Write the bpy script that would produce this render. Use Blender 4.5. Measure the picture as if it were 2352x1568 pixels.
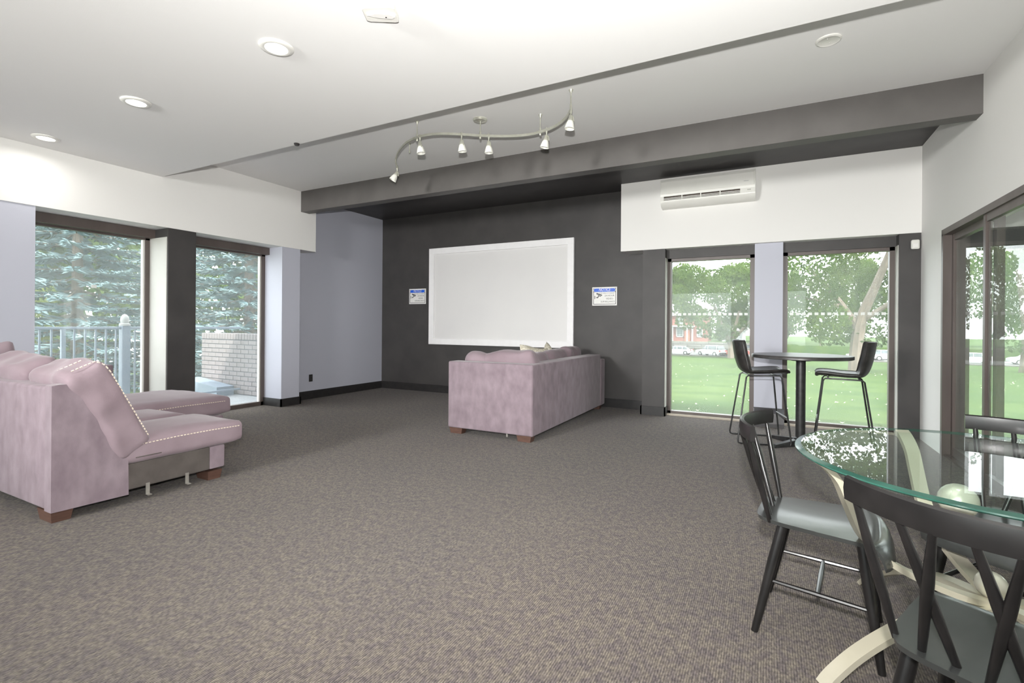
import bpy, bmesh, math, random
from mathutils import Vector, Matrix, noise as mnoise
R = math.radians
S = bpy.context.scene
for o in list(bpy.data.objects):
    bpy.data.objects.remove(o)
COL = S.collection
rnd = random.Random(7)

# ------------------------------------------------------------------ camera
F_PX, YAW, ROLL, CY = 1130.83, 0.481, 0.0075, 746.27
cd = bpy.data.cameras.new('camera'); cam = bpy.data.objects.new('camera', cd); COL.objects.link(cam)
cd.sensor_width = 36.0; cd.lens = F_PX / 2352 * 36.0; cd.shift_y = -(784 - CY) / 2352
cd.clip_start = 0.05; cd.clip_end = 500
fw = Vector((-math.sin(YAW), math.cos(YAW), 0)); rt = Vector((math.cos(YAW), math.sin(YAW), 0)); up = Vector((0, 0, 1))
r2 = rt * math.cos(ROLL) + up * math.sin(ROLL); u2 = up * math.cos(ROLL) - rt * math.sin(ROLL)
m = Matrix((r2, u2, -fw)).transposed().to_4x4(); m.translation = Vector((0, 0, 1.22)); cam.matrix_world = m
S.camera = cam

# ------------------------------------------------------------------ world, sun, flash, added fill, exposure
w = bpy.data.worlds.new('sky'); S.world = w; w.use_nodes = True
bg = w.node_tree.nodes['Background']; bg.inputs[0].default_value = (0.93, 0.97, 1.0, 1); bg.inputs[1].default_value = 5.4
def lamp(name, kind, loc, energy, color=(1, 1, 1), **kw):
    l = bpy.data.lights.new(name, kind); l.energy = energy; l.color = color
    for k, v in kw.items(): setattr(l, k, v)
    o = bpy.data.objects.new(name, l); o.location = loc; COL.objects.link(o); return o
sun = lamp('sun', 'SUN', (0, 0, 30), 7.0, (1.0, 0.95, 0.86), angle=R(1.5))
sun.rotation_euler = Vector((-0.55, 0.62, -0.95)).to_track_quat('-Z', 'Y').to_euler()
flash = lamp('camera_flash', 'SPOT', (0.0, -0.06, 1.46), 730, (1.0, 0.985, 0.96), spot_size=R(150), spot_blend=1.0, shadow_soft_size=0.03)
flash.rotation_euler = Vector((-0.45, 0.87, 0.20)).to_track_quat('-Z', 'Y').to_euler()
fill_spot = lamp('added_fill_spot', 'SPOT', (-3.7, -3.7, 2.35), 1450, (1.0, 0.985, 0.96), spot_size=R(84), spot_blend=1.0, shadow_soft_size=0.45)  # added fill lamp behind the camera, brightens the back of the room
fill_spot.rotation_euler = (Vector((-2.2, 7.0, 2.9)) - fill_spot.location).to_track_quat('-Z', 'Y').to_euler()
S.view_settings.view_transform = 'Standard'; S.view_settings.look = 'None'
S.view_settings.exposure = 0.24; S.view_settings.gamma = 1.0; S.view_settings.use_curve_mapping = False

# ------------------------------------------------------------------ helpers
def lin(r, g, b):
    f = lambda c: (c / 255) / 12.92 if c / 255 <= 0.04045 else ((c / 255 + 0.055) / 1.055) ** 2.4
    return (f(r), f(g), f(b))
def mat(name, c, rough=0.6, metal=0.0, spec=0.5, c2=None, ns=8.0, bump=0.0, bs=60.0, sheen=0.0, coat=0.0, stretch=(1, 1, 1), detail=4.0, sharp=(0.35, 0.65)):
    M = bpy.data.materials.new(name); M.use_nodes = True; nt = M.node_tree; N = nt.nodes; K = nt.links
    p = N['Principled BSDF']
    p.inputs['Roughness'].default_value = rough; p.inputs['Metallic'].default_value = metal
    p.inputs['Specular IOR Level'].default_value = spec; p.inputs['Base Color'].default_value = (*c, 1)
    if sheen: p.inputs['Sheen Weight'].default_value = sheen; p.inputs['Sheen Roughness'].default_value = 0.4
    if coat: p.inputs['Coat Weight'].default_value = coat; p.inputs['Coat Roughness'].default_value = 0.12
    tc = N.new('ShaderNodeTexCoord'); mp = N.new('ShaderNodeMapping'); mp.inputs['Scale'].default_value = stretch
    K.new(tc.outputs['Object'], mp.inputs['Vector'])
    if c2:
        n = N.new('ShaderNodeTexNoise'); n.inputs['Scale'].default_value = ns; n.inputs['Detail'].default_value = detail
        cr = N.new('ShaderNodeValToRGB'); cr.color_ramp.elements[0].color = (*c, 1); cr.color_ramp.elements[1].color = (*c2, 1)
        cr.color_ramp.elements[0].position, cr.color_ramp.elements[1].position = sharp
        K.new(mp.outputs[0], n.inputs['Vector']); K.new(n.outputs['Fac'], cr.inputs[0]); K.new(cr.outputs[0], p.inputs['Base Color'])
    if bump:
        n2 = N.new('ShaderNodeTexNoise'); n2.inputs['Scale'].default_value = bs; n2.inputs['Detail'].default_value = 3
        b = N.new('ShaderNodeBump'); b.inputs['Strength'].default_value = bump; b.inputs['Distance'].default_value = 0.01
        K.new(mp.outputs[0], n2.inputs['Vector']); K.new(n2.outputs['Fac'], b.inputs['Height']); K.new(b.outputs[0], p.inputs['Normal'])
    return M
def emit(name, c, s):
    M = bpy.data.materials.new(name); M.use_nodes = True; N = M.node_tree.nodes
    p = N['Principled BSDF']; p.inputs['Emission Color'].default_value = (*c, 1); p.inputs['Emission Strength'].default_value = s
    p.inputs['Base Color'].default_value = (0.8, 0.8, 0.8, 1); return M
def glass(name, tint, film=0.0, ior=1.5, haze_color=(0.8, 0.85, 0.82)):
    M = bpy.data.materials.new(name); M.use_nodes = True; nt = M.node_tree; N = nt.nodes; K = nt.links
    for n in list(N): N.remove(n)
    out = N.new('ShaderNodeOutputMaterial'); t = N.new('ShaderNodeBsdfTransparent'); t.inputs[0].default_value = (*tint, 1)
    g = N.new('ShaderNodeBsdfGlossy'); g.inputs['Roughness'].default_value = 0.0
    fr = N.new('ShaderNodeFresnel'); fr.inputs['IOR'].default_value = ior
    geo = N.new('ShaderNodeNewGeometry'); inv = N.new('ShaderNodeMath'); inv.operation = 'SUBTRACT'; inv.inputs[0].default_value = 1.0; K.new(geo.outputs['Backfacing'], inv.inputs[1])
    ml = N.new('ShaderNodeMath'); ml.operation = 'MULTIPLY'; K.new(fr.outputs[0], ml.inputs[0]); K.new(inv.outputs[0], ml.inputs[1])   # reflect once, at the outer face
    mx = N.new('ShaderNodeMixShader'); K.new(ml.outputs[0], mx.inputs[0]); K.new(t.outputs[0], mx.inputs[1]); K.new(g.outputs[0], mx.inputs[2])
    last = mx
    if film:  # pale haze mixed into the panes, standing in for veiling reflections
        d = N.new('ShaderNodeBsdfDiffuse'); d.inputs[0].default_value = (*haze_color, 1)
        tr = N.new('ShaderNodeBsdfTranslucent'); tr.inputs[0].default_value = (*haze_color, 1)
        dm = N.new('ShaderNodeMixShader'); dm.inputs[0].default_value = 0.5; K.new(d.outputs[0], dm.inputs[1]); K.new(tr.outputs[0], dm.inputs[2])
        m2 = N.new('ShaderNodeMixShader')
        nz = N.new('ShaderNodeTexNoise'); nz.inputs['Scale'].default_value = 1.6; nz.inputs['Detail'].default_value = 3
        mr = N.new('ShaderNodeMapRange'); mr.inputs[3].default_value = film * 0.55; mr.inputs[4].default_value = film * 1.45
        tc = N.new('ShaderNodeTexCoord'); K.new(tc.outputs['Object'], nz.inputs['Vector']); K.new(nz.outputs['Fac'], mr.inputs[0]); K.new(mr.outputs[0], m2.inputs[0])
        K.new(mx.outputs[0], m2.inputs[1]); K.new(dm.outputs[0], m2.inputs[2]); last = m2
    K.new(last.outputs[0], out.inputs[0]); return M
def leafmat(name, c, c2, ns, trans=0.35):
    M = bpy.data.materials.new(name); M.use_nodes = True; nt = M.node_tree; N = nt.nodes; K = nt.links
    for n in list(N): N.remove(n)
    out = N.new('ShaderNodeOutputMaterial'); d = N.new('ShaderNodeBsdfDiffuse'); t = N.new('ShaderNodeBsdfTranslucent'); mx = N.new('ShaderNodeMixShader')
    mx.inputs[0].default_value = trans
    tc = N.new('ShaderNodeTexCoord'); n = N.new('ShaderNodeTexNoise'); n.inputs['Scale'].default_value = ns; n.inputs['Detail'].default_value = 3
    cr = N.new('ShaderNodeValToRGB'); cr.color_ramp.elements[0].color = (*c, 1); cr.color_ramp.elements[1].color = (*c2, 1)
    cr.color_ramp.elements[0].position = 0.35; cr.color_ramp.elements[1].position = 0.65
    K.new(tc.outputs['Object'], n.inputs['Vector']); K.new(n.outputs['Fac'], cr.inputs[0])
    K.new(cr.outputs[0], d.inputs[0]); K.new(cr.outputs[0], t.inputs[0]); K.new(d.outputs[0], mx.inputs[1]); K.new(t.outputs[0], mx.inputs[2]); K.new(mx.outputs[0], out.inputs[0])
    return M

class MB:
    """collects geometry for one mesh object"""
    def __init__(s): s.v = []; s.f = []
    def add(s, vs, fs):
        b = len(s.v); s.v += [tuple(v) for v in vs]; s.f += [tuple(i + b for i in f) for f in fs]; return s
    def box(s, a, b):
        x0, y0, z0 = a; x1, y1, z1 = b
        return s.add([(x0,y0,z0),(x1,y0,z0),(x1,y1,z0),(x0,y1,z0),(x0,y0,z1),(x1,y0,z1),(x1,y1,z1),(x0,y1,z1)],
                     [(0,3,2,1),(4,5,6,7),(0,1,5,4),(1,2,6,5),(2,3,7,6),(3,0,4,7)])
    def rbox(s, a, b, r=0.01, seg=2):
        bm = bmesh.new(); c = [(p + q) / 2 for p, q in zip(a, b)]; d = [abs(q - p) for p, q in zip(a, b)]
        bmesh.ops.create_cube(bm, size=1, matrix=Matrix.Translation(c) @ Matrix.Diagonal((*d, 1)))
        bmesh.ops.bevel(bm, geom=bm.edges[:], offset=min(r, min(d) * 0.49), segments=seg, profile=0.5, affect='EDGES')
        return s.bm(bm)
    def bm(s, bm):
        bm.verts.index_update(); s.add([v.co[:] for v in bm.verts], [[v.index for v in f.verts] for f in bm.faces]); bm.free(); return s
    def prism(s, poly, axis, a, b):
        """poly: 2D points; axis 0/1/2 extruded from a to b"""
        def P(p, t):
            q = list(p); q.insert(axis, t); return q
        n = len(poly); vs = [P(p, a) for p in poly] + [P(p, b) for p in poly]
        fs = [tuple(range(n))[::-1], tuple(range(n, 2 * n))] + [(i, (i + 1) % n, n + (i + 1) % n, n + i) for i in range(n)]
        return s.add(vs, fs)
    def tube(s, pts, r, n=8, closed=False, cap=True):
        pts = [Vector(p) for p in pts]; rs = r if isinstance(r, (list, tuple)) else [r] * len(pts); k = len(pts)
        vs = []; nrm = None
        for i, p in enumerate(pts):
            a = pts[i - 1] if (i > 0 or closed) else p; b = pts[(i + 1) % k] if (i < k - 1 or closed) else p
            t = (b - a).normalized()
            if nrm is None:
                nrm = t.orthogonal().normalized()
            nrm = (nrm - t * nrm.dot(t)).normalized(); bn = t.cross(nrm)
            for j in range(n):
                an = 2 * math.pi * j / n; vs.append(p + (nrm * math.cos(an) + bn * math.sin(an)) * rs[i])
        fs = []
        for i in range(k if closed else k - 1):
            i2 = (i + 1) % k
            for j in range(n): fs.append((i * n + j, i * n + (j + 1) % n, i2 * n + (j + 1) % n, i2 * n + j))
        if cap and not closed: fs += [tuple(range(n))[::-1], tuple(range((k - 1) * n, k * n))]
        return s.add(vs, fs)
    def lathe(s, prof, c=(0, 0, 0), n=24, axis=(0, 0, 1), cap=True):
        """prof: (radius, height) list along axis from c"""
        ax = Vector(axis).normalized(); e1 = ax.orthogonal().normalized(); e2 = ax.cross(e1); c = Vector(c); vs = []; fs = []
        for r, h in prof:
            for j in range(n):
                a = 2 * math.pi * j / n; vs.append(c + ax * h + (e1 * math.cos(a) + e2 * math.sin(a)) * r)
        for i in range(len(prof) - 1):
            for j in range(n): fs.append((i * n + j, i * n + (j + 1) % n, (i + 1) * n + (j + 1) % n, (i + 1) * n + j))
        if cap and prof[0][0] > 1e-5: fs.append(tuple(range(n))[::-1])
        if cap and prof[-1][0] > 1e-5: fs.append(tuple(range((len(prof) - 1) * n, len(prof) * n)))
        return s.add(vs, fs)
    def ball(s, c, r, n=16, sc=(1, 1, 1)):
        prof = [(max(1e-6, math.sin(math.pi * i / 10)), -math.cos(math.pi * i / 10)) for i in range(11)]
        t = MB().lathe(prof, (0, 0, 0), n); return s.add([(c[0] + v[0] * r * sc[0], c[1] + v[1] * r * sc[1], c[2] + v[2] * r * sc[2]) for v in t.v], t.f)
    def grid(s, nu, nv, fn):
        vs = [fn(i / nu, j / nv) for j in range(nv + 1) for i in range(nu + 1)]
        return s.add(vs, [(j * (nu + 1) + i, j * (nu + 1) + i + 1, (j + 1) * (nu + 1) + i + 1, (j + 1) * (nu + 1) + i) for j in range(nv) for i in range(nu)])
    def xf(s, M):
        s.v = [tuple(M @ Vector(v)) for v in s.v]; return s
    def mesh(s, name):
        me = bpy.data.meshes.new(name); me.from_pydata(s.v, [], s.f); me.update()
        bm = bmesh.new(); bm.from_mesh(me); bmesh.ops.remove_doubles(bm, verts=bm.verts, dist=1e-6); bmesh.ops.recalc_face_normals(bm, faces=bm.faces); bm.to_mesh(me); bm.free()
        return me
    def build(s, name, material, parent=None, smooth=False, fast=False):
        if fast:
            me = bpy.data.meshes.new(name); me.from_pydata(s.v, [], s.f); me.update()
        else: me = s.mesh(name)
        me.materials.append(material)
        if smooth: me.shade_smooth(); me.set_sharp_from_angle(angle=R(40))
        return obj(name, me, parent)
def obj(name, me, parent=None, loc=None):
    o = bpy.data.objects.new(name, me); COL.objects.link(o)
    if parent: o.parent = parent
    if loc: o.location = loc
    return o
def thing(name, label, cat, loc=(0, 0, 0), rz=0.0, group=None):
    o = bpy.data.objects.new(name, None); COL.objects.link(o); o.location = loc; o.rotation_euler = (0, 0, rz); o.empty_display_size = 0.1
    return tag(o, label, cat, group)
def tag(o, label, cat, group=None):
    o['label'] = label; o['category'] = cat
    if group: o['group'] = group
    return o
def struct(o, label=None):
    o['kind'] = 'structure'
    if label: o['label'] = label
    return o
def copy_tree(o, parent=None):
    c = o.copy(); COL.objects.link(c)
    if parent: c.parent = parent
    for ch in list(o.children): copy_tree(ch, c)
    return c
def rect(a, b, y0, y1, **k): return MB().box((a[0], y0, a[1]), (b[0], y1, b[1]))

# ------------------------------------------------------------------ materials
WHITE = mat('white_paint', (0.81, 0.80, 0.78), 0.65, spec=0.3, bump=0.04, bs=120)
CEIL = mat('ceiling_paint', (0.87, 0.865, 0.855), 0.7, spec=0.25, bump=0.03, bs=150)
BLUE = mat('periwinkle_paint', (0.50, 0.51, 0.585), 0.55, spec=0.35, bump=0.04, bs=120)
BLACK = mat('black_paint', (0.047, 0.044, 0.044), 0.5, spec=0.4, c2=(0.060, 0.056, 0.055), ns=3, bump=0.05, bs=90)
BEAMM = mat('charcoal_beam_paint', (0.105, 0.098, 0.094), 0.5, spec=0.4, c2=(0.125, 0.117, 0.112), ns=3, bump=0.05, bs=90)
BASEB = mat('baseboard_black', (0.022, 0.021, 0.022), 0.35, c2=(0.03, 0.028, 0.028), ns=20)
BROWN = mat('bronze_frame', (0.085, 0.066, 0.060), 0.4, c2=(0.11, 0.088, 0.08), ns=6, stretch=(1, 1, 0.2))
SCREENW = mat('screen_white', (0.88, 0.87, 0.88), 0.6, c2=(0.85, 0.84, 0.85), ns=12)
CANVAS = mat('screen_canvas', (0.71, 0.70, 0.70), 0.6, c2=(0.74, 0.73, 0.725), ns=1.2)
PLAST = mat('white_plastic', (0.80, 0.79, 0.75), 0.35, c2=(0.77, 0.765, 0.72), ns=4)
DARKP = mat('dark_plastic', (0.02, 0.02, 0.02), 0.4, c2=(0.035, 0.03, 0.03), ns=30)
NICKEL = mat('brushed_nickel', (0.62, 0.62, 0.53), 0.35, metal=0.6, c2=(0.70, 0.70, 0.62), ns=20)
FROST = mat('frosted_glass', (0.78, 0.78, 0.72), 0.4, c2=(0.82, 0.82, 0.77), ns=6)
VELVET = mat('mauve_velvet', (0.195, 0.150, 0.173), 0.85, spec=0.15, c2=(0.275, 0.220, 0.247), ns=9.0, sheen=0.2, bump=0.12, bs=220, stretch=(1.2, 1.2, 0.7), detail=10, sharp=(0.3, 0.7))
VELVET2 = mat('mauve_velvet_seat', (0.240, 0.182, 0.205), 0.85, spec=0.15, c2=(0.285, 0.222, 0.248), ns=3.5, sheen=0.25, bump=0.1, bs=200, detail=6)
RAWFAB = mat('brown_lining', (0.078, 0.066, 0.060), 0.9, c2=(0.10, 0.086, 0.078), ns=9, bump=0.1, bs=160)
THREAD = mat('cream_thread', (0.78, 0.68, 0.56), 0.7, c2=(0.7, 0.6, 0.5), ns=30)
PILLOW = mat('patterned_pillow', (0.52, 0.48, 0.38), 0.8, c2=(0.70, 0.66, 0.56), ns=45, bump=0.1, bs=150, sharp=(0.45, 0.55))
WOODLEG = mat('walnut_leg', (0.080, 0.040, 0.029), 0.55, c2=(0.11, 0.056, 0.04), ns=12, stretch=(1, 1, 6))
STEEL = mat('steel', (0.6, 0.57, 0.52), 0.35, metal=0.8, c2=(0.5, 0.48, 0.45), ns=20)
CHAIRM = mat('black_lacquer', (0.007, 0.0065, 0.0065), 0.30, spec=0.4, coat=0.15, c2=(0.011, 0.010, 0.010), ns=14)
SEATM = mat('black_lacquer_seat', (0.024, 0.0255, 0.025), 0.30, coat=0.35, c2=(0.038, 0.040, 0.039), ns=5, stretch=(1, 3, 1))
LEATHER = mat('black_leatherette', (0.016, 0.015, 0.0145), 0.42, c2=(0.035, 0.032, 0.03), ns=20, bump=0.08, bs=260)
IRON = mat('black_metal', (0.012, 0.012, 0.0125), 0.38, c2=(0.03, 0.03, 0.03), ns=20)
TOPM = mat('black_laminate', (0.035, 0.033, 0.033), 0.35, c2=(0.05, 0.047, 0.045), ns=25)
CHAMP = mat('champagne_metal', (0.56, 0.52, 0.41), 0.36, metal=0.45, c2=(0.63, 0.59, 0.48), ns=7, stretch=(1, 1, 0.3))
PEARL = mat('pearl_metal', (0.60, 0.57, 0.48), 0.25, metal=0.4, c2=(0.78, 0.74, 0.64), ns=5)
REVEAL = mat('greige_reveal', (0.50, 0.49, 0.455), 0.6, c2=(0.54, 0.53, 0.50), ns=3)
WGLASS = glass('window_glass', (0.97, 0.985, 0.975), film=0.085)
DGLASS = glass('door_glass', (0.96, 0.985, 0.97), film=0.03)
TGLASS = glass('table_glass', (0.93, 0.985, 0.96), film=0.0, ior=1.62)
TEDGE = mat('green_glass_edge', (0.016, 0.062, 0.046), 0.12, coat=0.5, c2=(0.028, 0.10, 0.075), ns=8)
STICK = mat('frosted_sticker', (0.82, 0.85, 0.82), 0.7, c2=(0.78, 0.8, 0.78), ns=60)
SIGNW = mat('sign_white', (0.80, 0.79, 0.77), 0.4, c2=(0.77, 0.76, 0.74), ns=30)
SIGNB = mat('sign_blue', (0.012, 0.105, 0.62), 0.4, c2=(0.015, 0.12, 0.68), ns=30)
SIGNK = mat('sign_black', (0.02, 0.02, 0.025), 0.4, c2=(0.03, 0.03, 0.03), ns=30)
SILL = mat('beige_sill', (0.42, 0.37, 0.30), 0.6, c2=(0.48, 0.43, 0.36), ns=12)

# carpet: ribbed loop pile along the room's depth, mottled beige and grey-violet
def carpet():
    M = bpy.data.materials.new('carpet'); M.use_nodes = True; nt = M.node_tree; N = nt.nodes; K = nt.links
    p = N['Principled BSDF']; p.inputs['Roughness'].default_value = 0.95; p.inputs['Specular IOR Level'].default_value = 0.1
    p.inputs['Sheen Weight'].default_value = 0.1
    tc = N.new('ShaderNodeTexCoord')
    def noi(scale, sx, sy, det=2.0):
        mp = N.new('ShaderNodeMapping'); mp.inputs['Scale'].default_value = (sx, sy, 1); K.new(tc.outputs['Object'], mp.inputs['Vector'])
        n = N.new('ShaderNodeTexNoise'); n.inputs['Scale'].default_value = scale; n.inputs['Detail'].default_value = det; K.new(mp.outputs[0], n.inputs['Vector']); return n.outputs['Fac']
    def ramp(fac, c0, c1, a, b):
        cr = N.new('ShaderNodeValToRGB'); cr.color_ramp.elements[0].color = (*c0, 1); cr.color_ramp.elements[1].color = (*c1, 1)
        cr.color_ramp.elements[0].position = a; cr.color_ramp.elements[1].position = b; K.new(fac, cr.inputs[0]); return cr.outputs[0]
    base = ramp(noi(30, 1.0, 0.7, 3), lin(91, 84, 84), lin(108, 101, 93), 0.38, 0.62)
    fine = ramp(noi(120, 1.0, 0.45, 1), (0.62, 0.61, 0.62), (1.25, 1.24, 1.20), 0.36, 0.64)
    big = ramp(noi(1.3, 1, 1, 3), (0.92, 0.92, 0.94), (1.07, 1.06, 1.03), 0.3, 0.7)
    wv = N.new('ShaderNodeTexWave'); wv.wave_type = 'BANDS'; wv.bands_direction = 'X'; wv.inputs['Scale'].default_value = 36; wv.inputs['Distortion'].default_value = 1.2; wv.inputs['Detail Scale'].default_value = 8
    K.new(tc.outputs['Object'], wv.inputs['Vector'])
    rib = ramp(wv.outputs['Fac'], (0.70, 0.69, 0.70), (1.16, 1.16, 1.15), 0.1, 0.9)
    last = base
    for c in (fine, rib, big):
        mx = N.new('ShaderNodeMix'); mx.data_type = 'RGBA'; mx.blend_type = 'MULTIPLY'; mx.inputs[0].default_value = 1.0
        K.new(last, mx.inputs[6]); K.new(c, mx.inputs[7]); last = mx.outputs[2]
    K.new(last, p.inputs['Base Color'])
    b = N.new('ShaderNodeBump'); b.inputs['Strength'].default_value = 0.5; b.inputs['Distance'].default_value = 0.004
    K.new(wv.outputs['Fac'], b.inputs['Height']); K.new(b.outputs[0], p.inputs['Normal'])
    return M
CARPET = carpet()

# ------------------------------------------------------------------ room dimensions
XL, XREC, XG = -6.30, -6.60, -6.72       # left soffit face, recess wall, left glazing
XR, XR2 = 1.48, 1.66                     # right wall faces
YB, YS, YP = 7.24, 6.87, 6.885           # black back wall, right soffit face, right piers
ZN, ZF, ZS, ZS2 = 2.92, 3.22, 2.34, 2.27 # near ceiling, far ceiling, soffit bottoms
YE = 3.20                                # edge of lowered ceiling
YR = -4.2                                # wall behind the camera
ZT = 3.6

struct(MB().box((-6.9, YR - .2, -0.12), (6.5, 7.30, 0)).build('floor', CARPET))
c = struct(MB().box((XL - .5, YE, ZF), (XR2, 5.20, ZT)).build('ceiling', CEIL))
MB().box((XL - .5, YR - .2, ZN), (XR2, YE, ZT)).build('lowered_ceiling', CEIL, c)
MB().box((XL - .5, 5.20, ZF), (XR2, YB + .3, ZT)).build('black_ceiling', BLACK, c)
beam = struct(MB().box((XL, 5.13, 2.91), (XR + .02, 5.28, ZF)).build('trim_1', BEAMM), 'black painted beam crossing the room under the ceiling')
# left side
wl = struct(MB().box((XL - .5, YR - .2, 0), (XL - .01, 2.09, ZS)).build('wall_left', BLUE))
MB().box((-6.80, 5.20, 0), (XREC, YB + .2, ZF)).build('recess_panel', BLUE, wl)
MB().box((-6.80, 4.82, 0), (XL - .01, 5.13, ZS)).build('pier', BLUE, wl)
MB().box((-6.80, 5.13, 0), (XREC, 5.20, ZF)).build('recess_return', BLUE, wl)
MB().box((-6.80, 3.28, 0), (XL - .01, 3.60, ZS)).build('black_pier', BLACK, wl)
MB().box((-6.80, 3.272, 0), (XL - .03, 3.28, 2.235)).build('pier_side', REVEAL, wl)
struct(MB().box((XL - .5, YR - .2, ZS), (XL, 5.41, ZF + .02)).build('trim_2', WHITE), 'white soffit band above the left windows')
bl = MB()
bl.box((XREC, 5.13, 0), (XREC + .018, YB, 0.11)); bl.box((XREC, 5.13, 0.11), (XREC + .012, YB, 0.13))
bl.box((XL - .01, 4.802, 0), (XL + .008, 5.148, 0.115)); bl.box((-6.70, 4.802, 0), (XL + .008, 4.82, 0.115)); bl.box((XL - .01, 5.13, 0), (XL + .008, 5.148, 0.115))
bl.box((XREC, 5.13, 0), (XL + .008, 5.148, 0.115))
bl.box((XL - .01, YR, 0), (XL + .008, 2.10, 0.115))
struct(bl.build('baseboard_left', BASEB))
# back wall
wb = struct(MB().box((-6.8, YB, 0), (-1.26, YB + .25, ZF)).build('wall_back', BLACK))
MB().box((-1.555, YP, 0), (-1.255, YB + .1, ZS2)).build('black_pier', BLACK, wb)
MB().box((1.285, YP, 0), (XR + .02, YB + .1, ZS2)).build('black_pier', BLACK, wb)
MB().box((-1.255, YP + .02, .12), (-1.249, YB + .1, 2.15)).build('pier_side', REVEAL, wb); MB().box((1.279, YP + .02, 0), (1.285, YB + .1, 2.15)).build('pier_side', REVEAL, wb)
MB().box((-0.165, YP + .06, 0), (0.150, YB + .1, ZS2)).build('lavender_pier', BLUE, wb)
MB().box((-1.255, 7.02, 2.15), (1.285, YB + .1, ZS2)).build('lintel', BLACK, wb)
struct(MB().box((-1.862, YS, ZS2), (XR + .02, YB + .2, ZF + .02)).build('trim_3', WHITE), 'white soffit block above the right windows')
bb = MB()
bb.box((XREC, YB - .018, 0), (-1.555, YB, 0.11)); bb.box((XREC, YB - .012, 0.11), (-1.555, YB, 0.13))
bb.box((-1.573, YP - .018, 0), (-1.237, YP, 0.12)); bb.box((-1.573, YP - .018, 0), (-1.555, YB, 0.12)); bb.box((-1.255, YP - .018, 0), (-1.237, 7.06, 0.12))
struct(bb.build('baseboard_back', BASEB))
MB().box((-1.237, 6.98, 0), (-0.165, 7.05, 0.022)).build('trim_4', SILL); MB().box((0.15, 6.98, 0), (1.285, 7.05, 0.022)).build('trim_5', SILL)
for n in ('trim_4', 'trim_5'): struct(bpy.data.objects[n])
# right wall with the sliding door opening y 3.0..6.13
wr = struct(MB().box((XR, 6.13, 0), (XR2, YB + .2, ZF + .02)).build('wall_right', WHITE))
MB().box((XR, 3.0, 2.165), (XR2, 6.13, ZF + .02)).build('wall_over_door', WHITE, wr)
MB().box((XR, YR - .2, 0), (XR2, 3.0, ZF + .02)).build('wall_near', WHITE, wr)
b = MB(); RW = [(-5.9, -3.7), (-3.3, -1.1), (-.7, 1.1)]
b.box((XL - .5, YR - .2, 2.45), (XR2, YR, ZT)); b.box((XL - .5, YR - .2, 0), (XR2, YR, .25))
for x0, x1 in ((XL - .5, -5.9), (-3.7, -3.3), (-1.1, -.7), (1.1, XR2)): b.box((x0, YR - .2, .25), (x1, YR, 2.45))
struct(b.build('wall_rear', WHITE))

# ------------------------------------------------------------------ windows
def frame_x(name, x0, x1, y0, y1, z0, z1, wdt=0.045, head=0.0):
    """frame around an opening in a wall whose plane is x = const"""
    b = MB(); b.box((x0, y0, z0), (x1, y0 + wdt, z1)); b.box((x0, y1 - wdt, z0), (x1, y1, z1)); b.box((x0, y0, z0), (x1, y1, z0 + wdt)); b.box((x0, y0, z1 - wdt), (x1, y1, z1))
    return b
def frame_y(x0, x1, y0, y1, z0, z1, wdt=0.045):
    b = MB(); b.box((x0, y0, z0), (x0 + wdt, y1, z1)); b.box((x1 - wdt, y0, z0), (x1, y1, z1)); b.box((x0, y0, z0), (x1, y1, z0 + wdt)); b.box((x0, y0, z1 - wdt), (x1, y1, z1))
    return b
k = 0
for (y0, y1) in ((2.02, 3.28), (3.60, 4.82)):
    k += 1
    wn = struct(thing('window_%d' % k, 'tall fixed window', 'window', (0, 0, 0))); del wn['category']
    wn['label'] = ('tall left window behind the lilac sofa', 'tall left window beside the black pier, brick wall behind it')[k - 1]
    frame_x('frame', XG - .05, XG + .03, y0, y1, 0.0, 2.27, 0.055).build('frame', BROWN, wn)
    MB().box((XG - .06, y0, 2.235), (XG + .13, y1, 2.335)).build('head_box', BROWN, wn)
    MB().box((XG - .012, y0 + .05, 0.05), (XG, y1 - .05, 2.22)).build('pane', WGLASS, wn)
    b = MB(); b.box((XG - .03, y1 - .075, 0.05), (XG + .01, y1 - .055, 2.22)); b.build('glazing_bead', PLAST, wn)
MB().rbox((XG + .002, 3.52 - .82, 1.60), (XG + .006, 3.57 - .82, 1.635), .001).build('sticker', STICK, bpy.data.objects['window_1'])
YG = 7.10
for (x0, x1) in ((-1.255, -0.165), (0.150, 1.285)):
    k += 1
    wn = struct(thing('window_%d' % k, 'w', 'window')); del wn['category']
    wn['label'] = ('tall right window beside the black wall, cars behind it', 'tall right window behind the bar table')[k - 3]
    frame_y(x0, x1, YG - .05, YG + .04, 0.0, 2.165, 0.055).build('frame', BROWN, wn)
    MB().box((x0 + .05, YG, 0.05), (x1 - .05, YG + .012, 2.115)).build('pane', WGLASS, wn)
    n = 15; st = MB().box((-.02, -.002, -.016), (.02, 0, .016)).mesh('sticker'); st.materials.append(STICK)
    for i in range(n):
        obj('sticker', st, wn, (x0 + .10 + i * (x1 - x0 - .20) / (n - 1), YG - .001, 1.386))
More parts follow.
